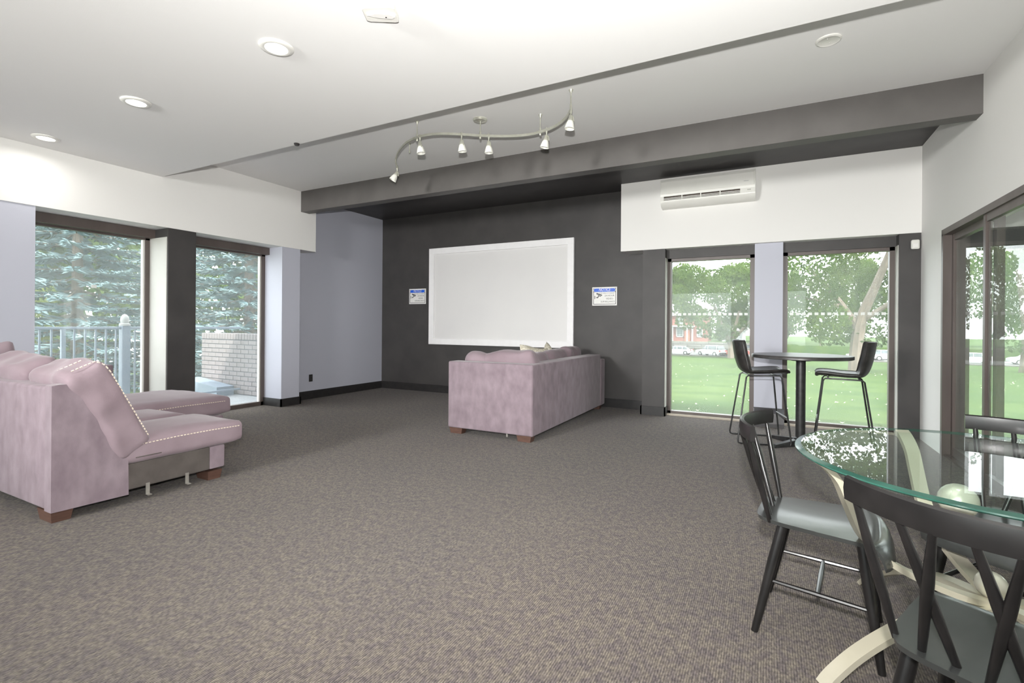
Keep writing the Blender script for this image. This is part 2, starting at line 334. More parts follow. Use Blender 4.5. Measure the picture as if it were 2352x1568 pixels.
# sliding door to the neighbouring room
dr = struct(thing('door_1', 'brown sliding glass door in the right wall', 'door')); del dr['category']
b = MB(); b.box((XR - .008, 3.0, 2.11), (XR2 + .01, 6.135, 2.165)); b.box((XR - .008, 6.085, 0), (XR2 + .01, 6.135, 2.12)); b.box((XR - .008, 3.0, 0), (XR2 + .01, 3.05, 2.12)); b.box((XR + .01, 3.05, 0), (XR2, 6.085, 0.02))
b.build('door_frame', BROWN, dr)
def panel(x0, x1, y0, y1):
    f = MB(); f.box((x0, y0, .02), (x1, y0 + .07, 2.11)); f.box((x0, y1 - .045, .02), (x1, y1, 2.11)); f.box((x0, y0 + .07, .02), (x1, y1 - .07, .10)); f.box((x0, y0 + .07, 2.05), (x1, y1 - .07, 2.11))
    f = f.build('sliding_panel', BROWN, dr)
    MB().box(((x0 + x1) / 2 - .005, y0 + .06, .09), ((x0 + x1) / 2 + .005, y1 - .06, 2.06)).build('pane', DGLASS, f)
    MB().box((x0 - .003, y0 + .02, 1.36), (x0 + .002, y0 + .05, 1.40)).build('latch', STEEL, f)
panel(1.538, 1.585, 5.035, 6.085); panel(1.488, 1.530, 4.10, 5.14); panel(1.538, 1.585, 3.05, 4.15)
for x0, x1 in RW:  # unseen rear windows, added to let daylight in from behind
    k += 1
    wn = struct(thing('window_%d' % k, 'w', 'window')); del wn['category']; wn['label'] = 'unseen wide window added behind the camera for daylight fill'
    frame_y(x0, x1, YR - .12, YR - .04, .25, 2.45, .055).build('frame', BROWN, wn); MB().box((x0 + .05, YR - .09, .30), (x1 - .05, YR - .08, 2.40)).build('pane', DGLASS, wn)
# neighbouring room seen through the door
an = struct(MB().box((XR2, 3.0, 2.55), (6.5, 7.3, 2.7)).build('wall_annex', WHITE), 'white room shell beyond the glass door')
MB().box((XR2, 7.02, 2.29), (6.5, 7.30, 2.55)).build('annex_lintel', WHITE, an)
MB().box((XR2, 7.02, 0), (1.80, 7.30, 2.29)).build('annex_pier', WHITE, an)
MB().box((XR2, 2.9, 0), (6.5, 3.0, 2.7)).build('annex_side', WHITE, an); MB().box((6.5, 2.9, 0), (6.6, 7.3, 2.7)).build('annex_end', WHITE, an)
MB().box((1.80, 7.00, 2.09), (6.5, 7.16, 2.29)).build('annex_head', BLACK, an)
for i, (x0, x1) in enumerate(((1.80, 2.95), (2.95, 4.10), (4.10, 5.25), (5.25, 6.40))):
    k += 1
    wn = struct(thing('window_%d' % k, 'w', 'window')); del wn['category']; wn['label'] = 'tall window of the neighbouring room seen through the glass door'
    frame_y(x0, x1, YG - .05, YG + .04, 0.0, 2.12, 0.05).build('frame', BROWN, wn)
    MB().box((x0 + .045, YG, 0.045), (x1 - .045, YG + .012, 2.08)).build('pane', WGLASS, wn)

# ------------------------------------------------------------------ projection screen, signs, outlet, detectors
sx0, sx1, sz0, sz1, bw = -5.455, -2.685, 0.865, 2.585, 0.105
t = thing('projection_screen', 'large white framed projection screen on the black wall', 'screen', (sx0, YB, sz0))
W, H = sx1 - sx0, sz1 - sz0
MB().rbox((0.08, -.022, .08), (W - .08, -.004, H - .08), .002).build('canvas', CANVAS, t)
MB().rbox((0, -.05, H - bw), (W, 0, H), .004).build('frame_rail', SCREENW, t); MB().rbox((0, -.05, 0), (W, 0, bw), .004).build('frame_rail', SCREENW, t)
MB().rbox((0, -.049, bw - .002), (bw, 0, H - bw + .002), .004).build('frame_stile', SCREENW, t); MB().rbox((W - bw, -.049, bw - .002), (W, 0, H - bw + .002), .004).build('frame_stile', SCREENW, t)

def text_mesh(txt, size, width, shear=0.0):
    cu = bpy.data.curves.new('text', 'FONT'); cu.body = txt; cu.size = size; cu.align_x = 'CENTER'; cu.align_y = 'CENTER'; cu.shear = shear; cu.offset = 0.0; cu.resolution_u = 2
    o = bpy.data.objects.new('text', cu); COL.objects.link(o); dg = bpy.context.evaluated_depsgraph_get(); dg.update()
    me = bpy.data.meshes.new_from_object(o.evaluated_get(dg)); bpy.data.objects.remove(o); bpy.data.curves.remove(cu)
    xs = [v.co.x for v in me.vertices]; sx = width / (max(xs) - min(xs))
    for v in me.vertices: v.co = Vector((v.co.x * sx, 0, v.co.y))
    me.materials.clear(); return me
def stadium(cx, cz, w, h, y0, y1, n=10):
    r = h / 2; P = []
    for i in range(n + 1): a = -math.pi / 2 + math.pi * i / n; P.append((cx + w / 2 - r + r * math.cos(a), cz + r * math.sin(a)))
    for i in range(n + 1): a = math.pi / 2 + math.pi * i / n; P.append((cx - w / 2 + r + r * math.cos(a), cz + r * math.sin(a)))
    return MB().prism(P, 1, y0, y1)
TXT = [('NOTICE', .066, .185, 0.28, SIGNW, 0, .0975), ('THIS AREA IS UNDER', .02, .235, 0, SIGNK, .035, .045), ('24 HOUR', .036, .15, 0, SIGNK, .078, .008), ('VIDEO', .036, .11, 0, SIGNK, .078, -.038), ('SURVEILLANCE', .034, .215, 0, SIGNK, .05, -.082)]
def sign(cx, cz, label):
    t = thing('notice_sign', label, 'sign', (cx, YB, cz), 0, 'video surveillance signs')
    w, h = .385, .28
    MB().rbox((-w / 2, -.006, -h / 2), (w / 2, 0, h / 2), .0025).build('plate', SIGNW, t)
    b = MB(); iw, ih, lw = w / 2 - .018, h / 2 - .018, .007
    b.box((-iw, -.0075, -ih), (-iw + lw, -.006, ih)); b.box((iw - lw, -.0075, -ih), (iw, -.006, ih)); b.box((-iw, -.0075, -ih), (iw, -.006, -ih + lw)); b.box((-iw, -.0075, .062), (iw, -.006, ih))
    b.build('black_border', SIGNK, t)
    stadium(0, .0935, 2 * iw - .006, .062, -.0082, -.0074).build('white_band', SIGNW, t)
    stadium(0, .0935, 2 * iw - .016, .052, -.0090, -.0081).build('blue_band', SIGNB, t)
    for s, size, width, sh, mt, px, pz in TXT:
        me = text_mesh(s, size, width, sh); me.materials.append(mt)
        o = obj('lettering', me, t, (px, -.0093 if mt is SIGNW else -.0072, pz)); o['label'] = ('white' if mt is SIGNW else 'black') + ' lettering ' + s
    c = MB(); c.prism([(-.125, .045), (-.118, .052), (-.035, .022), (-.038, .008), (-.045, .008), (-.128, .034)], 1, -.0074, -.0062)
    c.prism([(-.105, .022), (-.05, .002), (-.055, -.006), (-.098, .006)], 1, -.0074, -.0062); c.prism([(-.128, -.012), (-.108, -.012), (-.095, .008), (-.085, .004), (-.10, -.026), (-.128, -.026)], 1, -.0074, -.0062)
    c.prism([(-.155, .012), (-.145, .004), (-.145, -.034), (-.155, -.042)], 1, -.0074, -.0062)
    c.build('camera_pictogram', SIGNK, t)
sign(-5.745, 1.735, 'blue and white video surveillance notice left of the projection screen')
sign(-2.205, 1.665, 'blue and white video surveillance notice right of the projection screen')

t = thing('wall_outlet', 'black double power outlet low on the blue wall', 'outlet', (XREC, 5.585, 0.335))
MB().rbox((0, -.036, -.058), (.006, .036, .058), .004).build('cover_plate', DARKP, t)
for dz in (-.024, .024):
    s_ = MB().rbox((.005, -.017, dz - .015), (.009, .017, dz + .015), .003).build('socket', SIGNK, t)
    b = MB(); b.box((.0085, -.008, dz - .004), (.0095, -.005, dz + .006)); b.box((.0085, .005, dz - .004), (.0095, .008, dz + .006)); b.build('slot', STEEL, s_)
MB().lathe([(.003, 0), (.003, .008)], (0, 0, 0), 8, (1, 0, 0)).build('screw', STEEL, t)

t = thing('motion_sensor', 'small white motion sensor high in the right corner', 'sensor', (1.415, 6.885, 2.14))
MB().rbox((-.032, -.055, -.052), (.045, -.012, .052), .016, 3).build('housing', PLAST, t, True); MB().rbox((-.022, -.060, -.035), (.030, -.052, .012), .004).build('lens', SIGNW, t)
MB().box((-.01, -.014, -.02), (.03, 0, .02)).build('bracket', PLAST, t)

# air conditioner
t = thing('air_conditioner', 'white split air conditioner mounted on the right soffit', 'air conditioner', (-1.287, YS, 2.792))
W, H, D = 1.13, .37, .19
prof = [(0, 0.0), (-.06, -.0), (-.12, .012), (-.165, .05), (-.175, .075), (-.175, .085), (-.12, .085), (-.12, .135), (-.185, .135), (-.19, .16), (-.19, H - .05), (-.17, H - .012), (-.13, H), (0, H)]
MB().prism(prof, 0, 0.0, W).build('housing', PLAST, t, True)
MB().rbox((.012, -.197, .165), (W - .012, -.188, H - .045), .004).build('front_panel', PLAST, t)
MB().box((.045, -.175, .086), (W - .17, -.121, .134)).build('air_slot', mat('slot_brown', (0.10, 0.075, 0.06), .7, c2=(0.03, 0.025, 0.02), ns=40, stretch=(1, 1, 6)), t)
MB().box((0, -.186, .08), (.045, -.11, .136)).build('end_cap', PLAST, t); MB().box((W - .17, -.186, .08), (W, -.11, .136)).build('end_cap', PLAST, t)
for z in (.110, .094): MB().rbox((.045, -.186, z - .004), (W - .17, -.172, z + .004), .002).build('louver', PLAST, t)
for i in range(1, 4): MB().rbox((.045 + i * (W - .215) / 4 - .006, -.187, .084), (.045 + i * (W - .215) / 4 + .006, -.172, .136), .002).build('louver_divider', PLAST, t)
MB().box((W - .09, -.1885, .105), (W - .05, -.186, .118)).build('indicator', mat('indicator_grey', (.45, .45, .42), .5, c2=(.5, .5, .46), ns=30), t)
MB().box((W - .13, -.1985, .215), (W - .075, -.197, .222)).build('badge', mat('badge_grey', (.5, .5, .5), .5, c2=(.55, .55, .55), ns=30), t)

# ------------------------------------------------------------------ ceiling fittings
LENS = emit('lens_glow', (1.0, 0.97, 0.92), 6.0)
def downlight(x, y, label, power):
    t = thing('ceiling_downlight', label, 'downlight', (x, y, ZN), 0, 'recessed downlights in the lowered ceiling')
    MB().lathe([(.062, -.002), (.066, -.012), (.075, -.013), (.094, -.010), (.100, -.004), (.100, 0)], n=40).build('trim_ring', PLAST, t, True)
    MB().lathe([(.0005, -.006), (.063, -.006), (.063, -.001)], n=40).build('lens', LENS, t)
    l = lamp('downlight_lamp', 'AREA', (0, 0, -.02), power, (1.0, 0.97, 0.93), shape='DISK', size=.12); l.parent = t
    l.data.spread = R(165)
PW = 3
downlight(-2.70, 2.01, 'round recessed downlight, largest and nearest of the ceiling row', PW)
downlight(-4.34, 2.02, 'round recessed downlight, middle one of the ceiling row', PW)
downlight(-5.94, 2.035, 'round recessed downlight next to the left soffit', PW)
for x, y in ((-1.06, 2.0), (0.56, 2.0), (-5.94, -.2), (-4.34, -.2), (-2.7, -.2), (-1.06, -.2), (0.56, -.2), (-5.2, -2.6), (-2.7, -2.6), (-.2, -2.6)):  # unseen fittings: row carried on, rear rows added to light the room
    downlight(x, y, 'unseen round recessed downlight assumed in the ceiling outside the picture', PW)
t = thing('smoke_alarm', 'white wedge-shaped alarm on the ceiling at the top edge', 'alarm', (-1.868, 2.02, ZN), R(28))
b = MB().prism([(-.085, -.05), (-.07, -.058), (.07, -.066), (.085, -.055), (.085, .055), (.07, .062), (-.07, .055), (-.085, .045)], 2, -.036, 0); b.build('housing', PLAST, t, True)
MB().prism([(-.07, -.010), (-.02, .008), (.06, .018), (.078, .0), (.05, -.024), (-.02, -.028)], 2, -.046, -.034).build('swoosh_cover', SIGNW, t, True)
MB().lathe([(.004, -.048), (.004, -.045)], (.03, 0, 0), 10).build('led', DARKP, t)
t = thing('ceiling_cover_plate', 'flat round white cover plate on the far ceiling', 'cover plate', (0.355, 4.05, ZF))
MB().lathe([(.0005, -.008), (.060, -.008), (.068, -.012), (.078, -.008), (.080, 0)], n=40).build('disc', PLAST, t, True)
for dx in (-.03, .03): MB().lathe([(.0005, -.011), (.004, -.010), (.005, -.007)], (dx * .3, dx, 0), 10).build('screw', SIGNW, t)
t = thing('ceiling_plug', 'small black plug on the edge of the lowered ceiling', 'plug', (-3.97, YE - .02, ZN))
MB().lathe([(.022, -.004), (.024, -.012), (.018, -.018), (.0005, -.018)], n=16).build('cap', DARKP, t); MB().lathe([(.026, 0), (.026, -.004)], n=16).build('rim', IRON, t)

# track light
ZK = 3.05
path = [(-3.885, 4.50), (-3.80, 4.385), (-3.69, 4.245), (-3.50, 4.07), (-3.27, 3.91), (-3.10, 3.845), (-2.98, 3.83), (-2.813, 3.861), (-2.637, 3.968), (-2.489, 4.075), (-2.32, 4.175), (-2.164, 4.24), (-2.03, 4.262), (-1.936, 4.250), (-1.83, 4.222), (-1.73, 4.172), (-1.604, 4.065), (-1.494, 3.915)]
def smooth_path(P, n=4):
    out = []
    for i in range(len(P) - 1):
        p0, p1, p2, p3 = [Vector(P[max(0, min(len(P) - 1, i + d))]) for d in (-1, 0, 1, 2)]
        for j in range(n):
            u = j / n; out.append(0.5 * ((2 * p1) + (p2 - p0) * u + (2 * p0 - 5 * p1 + 4 * p2 - p3) * u * u + (3 * p1 - p0 - 3 * p2 + p3) * u ** 3))
    return out + [Vector(P[-1])]
t = thing('track_light', 'wavy brushed nickel track light with six frosted shades', 'track light', (-2.507, 4.10, ZF))
O = Vector((-2.507, 4.10, ZF))
sp = smooth_path([Vector((*p, ZK)) - O for p in path])
b = MB()  # flat rail
for i in range(len(sp)):
    d = (sp[min(i + 1, len(sp) - 1)] - sp[max(i - 1, 0)]).normalized(); nn = Vector((-d.y, d.x, 0)) * .006
    b.v += [tuple(sp[i] + nn + Vector((0, 0, .011))), tuple(sp[i] - nn + Vector((0, 0, .011))), tuple(sp[i] - nn - Vector((0, 0, .011))), tuple(sp[i] + nn - Vector((0, 0, .011)))]
for i in range(len(sp) - 1):
    for j in range(4): b.f.append((4 * i + j, 4 * i + (j + 1) % 4, 4 * i + 4 + (j + 1) % 4, 4 * i + 4 + j))
b.f += [(3, 2, 1, 0), tuple(4 * (len(sp) - 1) + j for j in range(4))]
b.build('rail', NICKEL, t, True)
MB().lathe([(.068, 0), (.070, -.008), (.062, -.020), (.040, -.026), (.018, -.032), (.0005, -.034)], n=32).build('canopy', NICKEL, t, True)
def stem(x, y, z1=ZK + .0):
    p = Vector((x, y, ZF)) - O
    bb_ = MB().lathe([(.020, 0), (.019, -.004), (.010, -.018), (.0055, -.035), (.0055, z1 - ZF + .05), (.010, z1 - ZF + .045), (.011, z1 - ZF - .02), (.008, z1 - ZF - .028)], p, 12); bb_.build('stem', NICKEL, t, True)
stem(-2.495, 4.085); stem(-3.085, 3.86); stem(-1.937, 4.262); stem(-1.503, 3.93)
MB().lathe([(.018, 0), (.016, -.004), (.008, -.014), (.0055, -.03), (.0055, -.085), (.009, -.087), (.009, -.105)], Vector((-3.539, 4.30, ZF)) - O, 12).build('loose_stem', NICKEL, t, True)
heads = [((-3.86, 4.47), (-0.5, -.30)), ((-3.03, 3.835), (.12, .05)), ((-2.635, 3.97), (.05, .10)), ((-2.42, 4.12), (.0, .06)), ((-1.86, 4.235), (-.22, .02)), ((-1.50, 3.925), (-.10, -.05))]
for (x, y), (ax, ay) in heads:
    p = Vector((x, y, ZK)) - O; a = Vector((ax, ay, -1)).normalized()
    hd = MB().lathe([(.007, .022), (.010, .018), (.010, -.018), (.006, -.03), (.006, -.055)], p, 12).build('lamp_head', NICKEL, t, True)
    q = p + Vector((0, 0, -.06))
    s_ = MB().lathe([(.010, -.012), (.017, -.004), (.019, .02), (.024, .026), (.024, .040)], q, 16, a); s_.build('socket', NICKEL, hd, True)
    MB().lathe([(.020, .032), (.029, .048), (.037, .075), (.043, .105), (.040, .105), (.033, .075), (.025, .05), (.0005, .05)], q, 20, a).build('shade', FROST, hd, True)
    MB().tube([q + Vector((.02, -.005, -.005)), q + Vector((.028, -.012, -.03)), q + Vector((.03, -.014, -.05))], .005, 6).build('thumb_screw', NICKEL, hd)

# ------------------------------------------------------------------ soft furniture helpers
def wob(p, amp, sc, seed=0.0): return mnoise.noise(Vector((p[0] * sc + seed, p[1] * sc - seed, p[2] * sc + 2 * seed))) * amp
def pillow(w, h, t, seed=0.0, n=18, pinch=0.10, wr=0.014):
    """loose cushion in the XZ plane, thickness along Y, origin at the centre of its foot"""
    b = MB()
    for sgn in (1, -1):
        def fn(u, v, sgn=sgn):
            a, c = 2 * u - 1, 2 * v - 1
            x = a * w / 2 * (1 - pinch * (1 - abs(c)) ** 1.0 * 0.6); z = c * h / 2 * (1 - pinch * (1 - abs(a)) * 0.6)
            e = max(0.0, (1 - abs(a) ** 3.2)) ** 0.55 * max(0.0, (1 - abs(c) ** 3.2)) ** 0.55
            y = sgn * t / 2 * e
            d = wob((x, z, sgn), wr, 7, seed) + wob((x, z * 3, sgn), wr * .7, 14, seed + 3)
            return (x + wob((x, z, 1), .012, 5, seed), y + sgn * d * min(1, e * 1.5), z + h / 2 + wob((x, z, 2), .018, 4, seed))
        b.grid(n, n, fn)
    return b
def cushion(a, b_, r=.06, crown=.03, seed=0.0, seg=10, wr=.006):
    """boxy seat cushion with rounded edges and a crowned, slightly rumpled top"""
    c = [(p + q) / 2 for p, q in zip(a, b_)]; hx = [(q - p) / 2 for p, q in zip(a, b_)]
    bm = bmesh.new(); bmesh.ops.create_cube(bm, size=2); bmesh.ops.subdivide_edges(bm, edges=bm.edges[:], cuts=seg, use_grid_fill=True)
    for v in bm.verts:
        p = Vector([v.co[i] * hx[i] for i in range(3)]); q = Vector([max(-hx[i] + r, min(hx[i] - r, p[i])) if hx[i] > r else 0 for i in range(3)])
        d = p - q; p = q + d.normalized() * min(r, d.length) if d.length > 1e-6 else p
        fx, fy = 1 - (p.x / hx[0]) ** 2, 1 - (p.y / hx[1]) ** 2
        if p.z > 0: p.z += crown * max(0, fx) * max(0, fy)
        p += Vector((wob(p, wr, 8, seed), wob(p, wr, 8, seed + 5), wob(p, wr * 1.3, 6, seed + 9)))
        v.co = p + Vector(c)
    return MB().bm(bm)
def stitch(pts, parent, r=.0035, step=.022):
    """dashed row of thread along a polyline"""
    b = MB(); acc = []
    for i in range(len(pts) - 1):
        p, q = Vector(pts[i]), Vector(pts[i + 1]); n = max(1, int((q - p).length / step))
        for j in range(n):
            a = p.lerp(q, j / n); c = p.lerp(q, (j + .6) / n); b.tube([a, c], r, 5)
    return b.build('stitching', THREAD, parent)
def foot(x, y, sx, sy, parent, h=.07):
    b = MB(); b.add([(x - sx * .42, y - sy * .42, 0), (x + sx * .42, y - sy * .42, 0), (x + sx * .42, y + sy * .42, 0), (x - sx * .42, y + sy * .42, 0), (x - sx / 2, y - sy / 2, h), (x + sx / 2, y - sy / 2, h), (x + sx / 2, y + sy / 2, h), (x - sx / 2, y + sy / 2, h)], [(0,3,2,1),(4,5,6,7),(0,1,5,4),(1,2,6,5),(2,3,7,6),(3,0,4,7)])
    return b.build('foot', WOODLEG, parent)

# ------------------------------------------------------------------ left sectional sofa (world-aligned; faces the screen wall)
OX, OY = -3.81, 1.34
t = thing('sectional_sofa', 'lilac velvet sectional sofa with chaise by the left windows', 'sofa', (OX, OY, 0))
L_ = 2.42  # length towards the left wall
MB().rbox((-L_, 0, .075), (-.08, .20, .822), .018, 3).build('back_frame', VELVET, t, True)
MB().prism([(0, .07), (0, .832), (.035, .838), (.085, .836), (.40, .395), (.405, .062)], 0, -.085, .004).build('end_panel', VELVET, t)
MB().rbox((-1.20, .19, .085), (-.015, .96, .262), .01).build('base_box', RAWFAB, t)
MB().rbox((-1.20, .955, .085), (-.012, 1.075, .262), .012).build('base_front', VELVET, t, True)
MB().rbox((-L_ + .02, .19, .085), (-1.22, 1.82, .262), .012).build('chaise_base', VELVET, t, True)
sc = cushion((-.62, .36, .255), (.015, 1.225, .435), .055, .03, 1.0).build('seat_cushion', VELVET2, t, True)
stitch([(.021, .47, .39), (.022, .70, .398), (.022, .95, .398), (.020, 1.18, .392)], sc)
cushion((-1.235, .36, .255), (-.635, 1.16, .435), .055, .025, 2.0).build('seat_cushion', VELVET2, t, True)
sc = cushion((-L_ + .14, .36, .255), (-1.25, 1.94, .455), .06, .03, 3.0, 14).build('chaise_cushion', VELVET2, t, True)
stitch([(-1.246, 1.15, .40), (-1.244, 1.45, .405), (-1.246, 1.86, .40)], sc)
MB().rbox((-L_, 0, .075), (-L_ + .16, 1.30, .775), .02, 3).build('far_arm', VELVET, t, True)
def lean(bm_, loc, rz, tilt): return bm_.xf(Matrix.Translation(loc) @ Matrix.Rotation(rz, 4, 'Z') @ Matrix.Rotation(tilt, 4, 'X'))
# back cushions lean against the back frame
bc = cushion((-.31, -.12, -.34), (.31, .12, .34), .062, 0, 11.0, 18, .020).xf(Matrix.Translation((-.285, .305, .630)) @ Matrix.Rotation(R(26), 4, 'X')).build('back_cushion', VELVET2, t, True)
cushion((-.35, -.12, -.33), (.35, .12, .33), .065, 0, 12.0, 18, .020).xf(Matrix.Translation((-.99, .275, .655)) @ Matrix.Rotation(R(24), 4, 'X') @ Matrix.Rotation(R(3), 4, 'Y')).build('back_cushion', VELVET2, t, True)
cushion((-.36, -.12, -.34), (.36, .12, .34), .065, 0, 13.0, 18, .020).xf(Matrix.Translation((-1.73, .275, .71)) @ Matrix.Rotation(R(22), 4, 'X') @ Matrix.Rotation(R(-3), 4, 'Y')).build('back_cushion', VELVET2, t, True)
def onc(x, y, z): return Matrix.Translation((-.285, .305, .630)) @ Matrix.Rotation(R(26), 4, 'X') @ Vector((x, y, z))
stitch([onc(.297, .108, q) for q in (-.26, -.15, 0, .12, .24)] + [onc(.292, .10, .30), onc(.275, .07, .342), onc(.27, -.07, .345)], bc, .004)
stitch([onc(.12, .105, .322), onc(.12, .06, .347), onc(.12, -.07, .347), onc(.12, -.11, .325)], bc, .004)
foot(-.105, .06, .19, .11, t); foot(-.10, 1.00, .17, .11, t); foot(-1.35, 1.72, .12, .10, t); foot(-L_ + .12, 1.72, .12, .10, t); foot(-L_ + .12, .08, .12, .11, t)
for y in (.52, .78):
    b = MB(); b.box((.0, y - .012, .035), (.005, y + .012, .11)); b.box((.0, y - .012, .030), (.035, y + .012, .036)); b.build('joining_bracket', STEEL, t)
MB().rbox((-.012, .44, .30), (.019, .60, .306), .002).build('zip', RAWFAB, t)
pl = lean(pillow(.46, .44, .16, 21.0, 14, .12, .010), (0, 0, 0), R(80), R(14)); o = tag(pl.build('throw_pillow', PILLOW, None, True), 'cream patterned throw pillow propped on the sofa beside the left window', 'pillow'); o.location = (-5.50, 1.95, .47)

# ------------------------------------------------------------------ sectional sofa in front of the screen
OX, OY = -3.21, 4.60
t = thing('sectional_sofa', 'lilac velvet corner sofa standing in front of the screen', 'sofa', (OX, OY, 0))
WX, LY = 1.05, 2.50
MB().rbox((0, 0, .065), (WX, .20, .808), .016, 3).build('near_back', VELVET, t, True)
MB().rbox((WX - .20, .004, .062), (WX + .004, LY - .18, .806), .016, 3).build('long_back', VELVET, t, True)
MB().rbox((.03, LY - .19, .065), (WX + .012, LY, .735), .016, 3).build('end_arm', VELVET, t, True)
MB().rbox((.04, .19, .08), (WX - .19, LY - .18, .28), .012).build('base_box', VELVET, t, True)
for i, (y0, y1) in enumerate(((.21, 1.02), (1.03, 1.66), (1.67, 2.30))): cushion((.0, y0, .27), (WX - .21, y1, .45), .055, .03, 31.0 + i).build('seat_cushion', VELVET2, t, True)
def soft(w_, t_, h_, seed, loc, rots, r_=.085):
    M_ = Matrix.Translation(loc)
    for an, ax in rots: M_ = M_ @ Matrix.Rotation(R(an), 4, ax)
    cushion((-w_ / 2, -t_ / 2, -h_ / 2), (w_ / 2, t_ / 2, h_ / 2), r_, 0, seed, 16, .020).xf(M_).build('back_cushion', VELVET2, t, True)
soft(.70, .22, .48, 41, (.615, .345, .685), ((10, 'X'), (-7, 'Y'))); soft(.34, .20, .46, 45, (.215, .335, .675), ((12, 'X'), (6, 'Y')), .09)
soft(.64, .22, .46, 42, (.70, .80, .665), ((90, 'Z'), (-10, 'X'), (2, 'Y'))); soft(.60, .22, .47, 43, (.70, 1.43, .665), ((90, 'Z'), (-12, 'X'), (-3, 'Y'))); soft(.58, .22, .48, 44, (.70, 2.02, .685), ((90, 'Z'), (-10, 'X'), (3, 'Y')), .11)
foot(.10, .06, .17, .10, t, .065); foot(WX - .10, .06, .17, .10, t, .065); foot(WX - .08, LY - .10, .12, .10, t, .065); foot(.12, LY - .10, .12, .10, t, .065)
b = MB(); b.box((.74, .02, .03), (.755, .035, .07)); b.build('joining_bracket', STEEL, t)
for i, (x, y, z, yw, lb) in enumerate(((-2.72, 5.86, .50, 62, 'cream patterned pillow lying on the corner sofa below the screen edge'), (-2.70, 6.34, .55, 100, 'cream pillow with an upright pointed corner on the corner sofa'))):
    o = pillow(.46, .45, .16, 51 + i, 16, .14, .010).xf(Matrix.Rotation(R(-10), 4, 'X') @ Matrix.Rotation(R((6, 40)[i]), 4, 'Y')).build('throw_pillow', PILLOW, None, True)
    o.location = (x, y, z - (0, .04)[i]); o.rotation_euler = (0, 0, R(yw)); tag(o, lb, 'pillow', 'pillows on the corner sofa')

# ------------------------------------------------------------------ spindle-back dining chairs (local +X is the front)
def make_chair():
    t = thing('dining_chair', '', 'chair', (0, 0, 0), 0, 'dining chairs around the glass table')
    ZSEAT, TH = .452, .016
    def top(u, v):
        a, c = 2 * u - 1, 2 * v - 1
        x = (.235 if a < 0 else .262) * a * (1 - .06 * abs(c) ** 5) + (.0 if a < 0 else -.015 * abs(c) ** 4)
        wd = .195 + .028 * a; y = wd * c * (1 - .20 * max(0, -a) ** 6 - .10 * max(0, a) ** 8)
        z = ZSEAT - .012 * (1 - a * a) * (1 - c * c) - (.075 * max(0, (a - .62) / .38) ** 2)
        if a > .62: x -= .035 * ((a - .62) / .38) ** 2
        return (x, y, z)
    b = MB(); n = 18; b.grid(n, n, top); b.grid(n, n, lambda u, v: (top(u, v)[0] * .985, top(u, v)[1] * .985, top(u, v)[2] - TH))
    N_ = (n + 1) ** 2; ring = [i for i in range(n + 1)] + [(j * (n + 1) + n) for j in range(1, n + 1)] + [n * (n + 1) + i for i in range(n - 1, -1, -1)] + [j * (n + 1) for j in range(n - 1, 0, -1)]
    for i in range(len(ring)): b.f.append((ring[i], ring[(i + 1) % len(ring)], N_ + ring[(i + 1) % len(ring)], N_ + ring[i]))
    b.build('seat', SEATM, t, True)
    legs = {}
    for sy in (-1, 1):
        for nm, (tx, ty, fx, fy) in dict(rear=(-.135, .135, -.225, .185), front=(.125, .140, .185, .195)).items():
            a, f = Vector((tx, ty * sy, ZSEAT - .026)), Vector((fx, fy * sy, 0)); legs[(nm, sy)] = (a, f)
            MB().tube([a, a.lerp(f, .35), f], [.019, .0205, .013], 12).build('leg', CHAIRM, t, True)
    at = lambda k_, z: legs[k_][1].lerp(legs[k_][0], z / legs[k_][0].z)
    for sy in (-1, 1):
        p, q = at(('rear', sy), .21), at(('front', sy), .20); MB().tube([p, p.lerp(q, .5), q], [.0075, .0095, .0075], 8).build('stretcher', CHAIRM, t, True)
    p = at(('rear', -1), .21).lerp(at(('front', -1), .20), .5); q = at(('rear', 1), .21).lerp(at(('front', 1), .20), .5)
    MB().tube([p, p.lerp(q, .5), q], [.0075, .0105, .0075], 8).build('cross_stretcher', CHAIRM, t, True)
    rx = lambda y: -.305 + .075 * (y / .24) ** 2
    b = MB(); n = 16; prof = [(-.011, .0), (-.008, -.030), (.008, -.030), (.011, .0), (.008, .028), (.0, .033), (-.008, .028)]
    for i in range(n + 1):
        y = -.245 + .49 * i / n; s_ = 2 * .075 * y / .0576; d = Vector((s_, 1, 0)).normalized(); nn = Vector((d.y, -d.x, 0))
        for a, z in prof: b.v.append(tuple(Vector((rx(y), y, .800)) + nn * a + Vector((0, 0, z))))
    k_ = len(prof)
    for i in range(n):
        for j in range(k_): b.f.append((i * k_ + j, i * k_ + (j + 1) % k_, (i + 1) * k_ + (j + 1) % k_, (i + 1) * k_ + j))
    b.f += [tuple(range(k_))[::-1], tuple(n * k_ + j for j in range(k_))]
    b.build('top_rail', CHAIRM, t, True)
    for yt, yb, off in ((.215, .155, 0), (.105, .028, .006), (.035, .095, -.006), (-.035, -.095, .006), (-.105, -.028, -.006), (-.215, -.155, 0)):
        p = Vector((-.195 + .02 * (yb / .16) ** 2 + off, yb, ZSEAT - .012)); q = Vector((rx(yt) + off * .3, yt, .775))
        MB().tube([p, p.lerp(q, .45), p.lerp(q, .62), q], [.0085, .0125, .0125, .0085], 10).build('spindle', CHAIRM, t, True)
    return t
ch = make_chair(); ch.location = (.205, 2.36, 0); ch.rotation_euler = (0, 0, R(-8)); ch['label'] = 'black spindle-back chair on the left side of the glass table'
c2 = copy_tree(ch); c2.location = (.515, 1.615, 0); c2.rotation_euler = (0, 0, R(57)); c2['label'] = 'black spindle-back chair nearest the camera, in front of the glass table'
